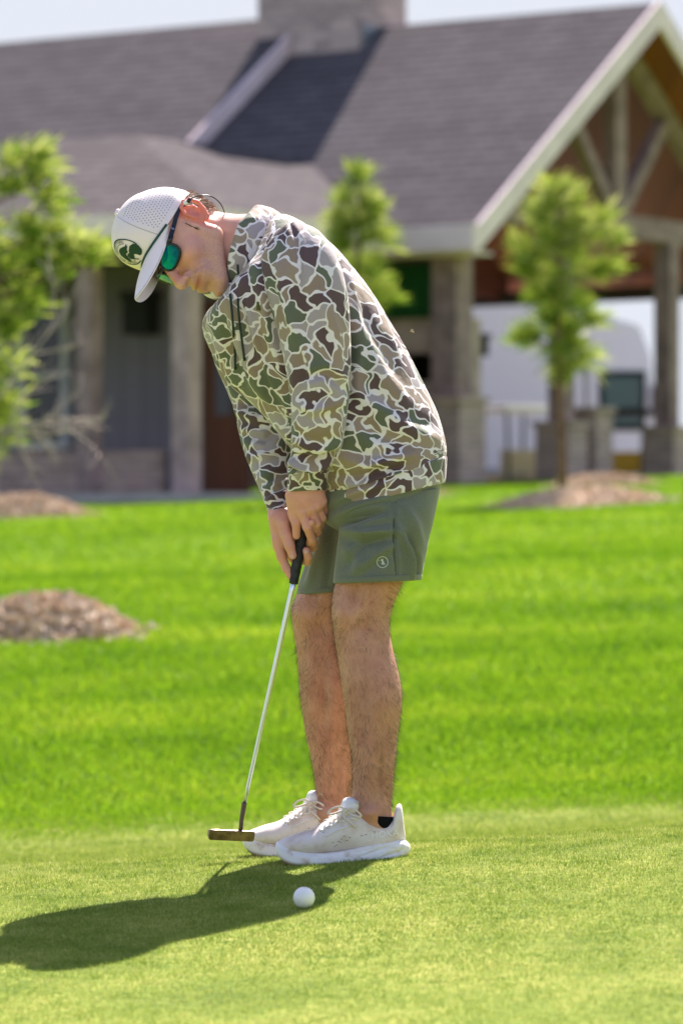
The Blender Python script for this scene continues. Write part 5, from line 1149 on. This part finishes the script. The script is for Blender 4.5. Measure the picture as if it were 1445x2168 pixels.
# blade: rounded slab with a hollowed back, slightly toe-up
TL, TR = P(441, 1764, 8.345), P(537, 1768, 8.375); ex_ = TR-TL; L_ = np.linalg.norm(ex_); ex_ /= L_; up_ = np.array([.04, -.32, .95]); up_ -= ex_*(up_@ex_); up_ /= np.linalg.norm(up_); bk_ = np.cross(up_, ex_); c0 = (TL+TR)/2
def slab(m, x0, x1, y0, y1, z0, z1, r=.002):
    prof = []; 
    for (cx_, cz_, a0) in ((x1-r, z1-r, 0), (x0+r, z1-r, 90), (x0+r, z0+r, 180), (x1-r, z0+r, 270)):
        for a in (0, 30, 60, 90): prof.append((cx_+r*math.cos(math.radians(a0+a)), cz_+r*math.sin(math.radians(a0+a))))
    V = [c0+ex_*x+bk_*y+up_*z for y in (y0, y1) for x, z in prof]; n = len(prof); m.add(V, [tuple(range(n))[::-1], tuple(range(n, 2*n))]+[(i, (i+1) % n, n+(i+1) % n, n+i) for i in range(n)])
hm = MB(); slab(hm, -L_/2, L_/2, -.009, -.002, -.0125, .0115, .005); slab(hm, -L_/2+.002, L_/2-.002, -.0021, .014, -.0122, -.006, .0028); slab(hm, -L_/2+.002, -L_/2+.022, -.0022, .013, -.0065, .004, .003); slab(hm, L_/2-.022, L_/2-.002, -.0022, .013, -.0065, .004, .003)
head = hm.build('putter_head', BRZ, pt, False, PU); bv_ = head.modifiers.new('bevel', 'BEVEL'); bv_.width = .0012; bv_.segments = 2; bv_.limit_method = 'ANGLE'
k0 = c0+ex_*.0200+up_*.006; MB().tube([k0, k0+up_*.010, P(511, 1738, 8.362), hd_, hd_+(g0-hd_)*.006], [.0052, .0046, .0048, .0058, .0058], 14).build('hosel', M('dark_bronze_hosel', (.13, .10, .085), .35, .5, metal=.85), pt, True, PU)

bx, by = -.0735, 7.545; BR = .02135; bz = float(gz(bx, by))+.0035+BR
gb_ = mk('white_ball', .32, .5); gb_.b.inputs['Base Color'].default_value = (.92, .92, .91, 1); gb_.b.inputs['Coat Weight'].default_value = .3
th = []; nph2 = 64; V = []; F = []
for i in range(49):
    a = math.pi*i/48
    for j in range(nph2):
        b = 2*math.pi*j/nph2; V.append((math.sin(a)*math.cos(b), math.sin(a)*math.sin(b), math.cos(a)))
V = np.array(V); ga = math.pi*(3-math.sqrt(5)); kk_ = np.arange(336); zz_ = 1-2*(kk_+.5)/336; dp = np.c_[np.sqrt(1-zz_**2)*np.cos(ga*kk_), np.sqrt(1-zz_**2)*np.sin(ga*kk_), zz_]
ang_ = np.arccos(np.clip((V@dp.T).max(1), -1, 1)); V = V*(BR*(1-.012*np.clip(1-(ang_/.085)**2, 0, 1)))[:, None]
F = [(i*nph2+j, (i+1)*nph2+j, (i+1)*nph2+(j+1) % nph2, i*nph2+(j+1) % nph2) for i in range(48) for j in range(nph2)]
ball = new_mesh('golf_ball', V, F, gb_.m, None, True); ball.location = (bx, by, bz); tag(ball, label='white dimpled golf ball resting on the putting green', cat='golf ball')

ip = P(871, 702, 8.2); ins = empty('flying_insect', tuple(ip), label='tiny tan insect hovering in the air behind the golfer\'s back', cat='insect')
TAN = M('tan_insect', (.42, .27, .10), .6, .3); WNG = M('insect_wing', (.6, .5, .35), .4, .4)
MB().lathe([(.0002, -.005), (.0009, -.003), (.0012, 0), (.0008, .002), (.0011, .0035), (.0003, .005)], (0, 0, 0), 8, 'x').build('insect_body', TAN, ins, True)
for a, b in (((0, 0, .0008), (.003, .002, .007)), ((0, 0, .0008), (-.003, -.002, .006)), ((.001, 0, -.0006), (.006, 0, -.003))):
    a = np.array(a); b = np.array(b); s_ = np.cross(b-a, (0, 1, .3)); s_ = s_/np.linalg.norm(s_)*.0011; new_mesh('wing', [a, (a+b)/2-s_, b, (a+b)/2+s_, (a+b)/2+np.array([0, .0002, 0])], [(0, 1, 4), (1, 2, 4), (2, 3, 4), (3, 0, 4)], WNG, ins, False)
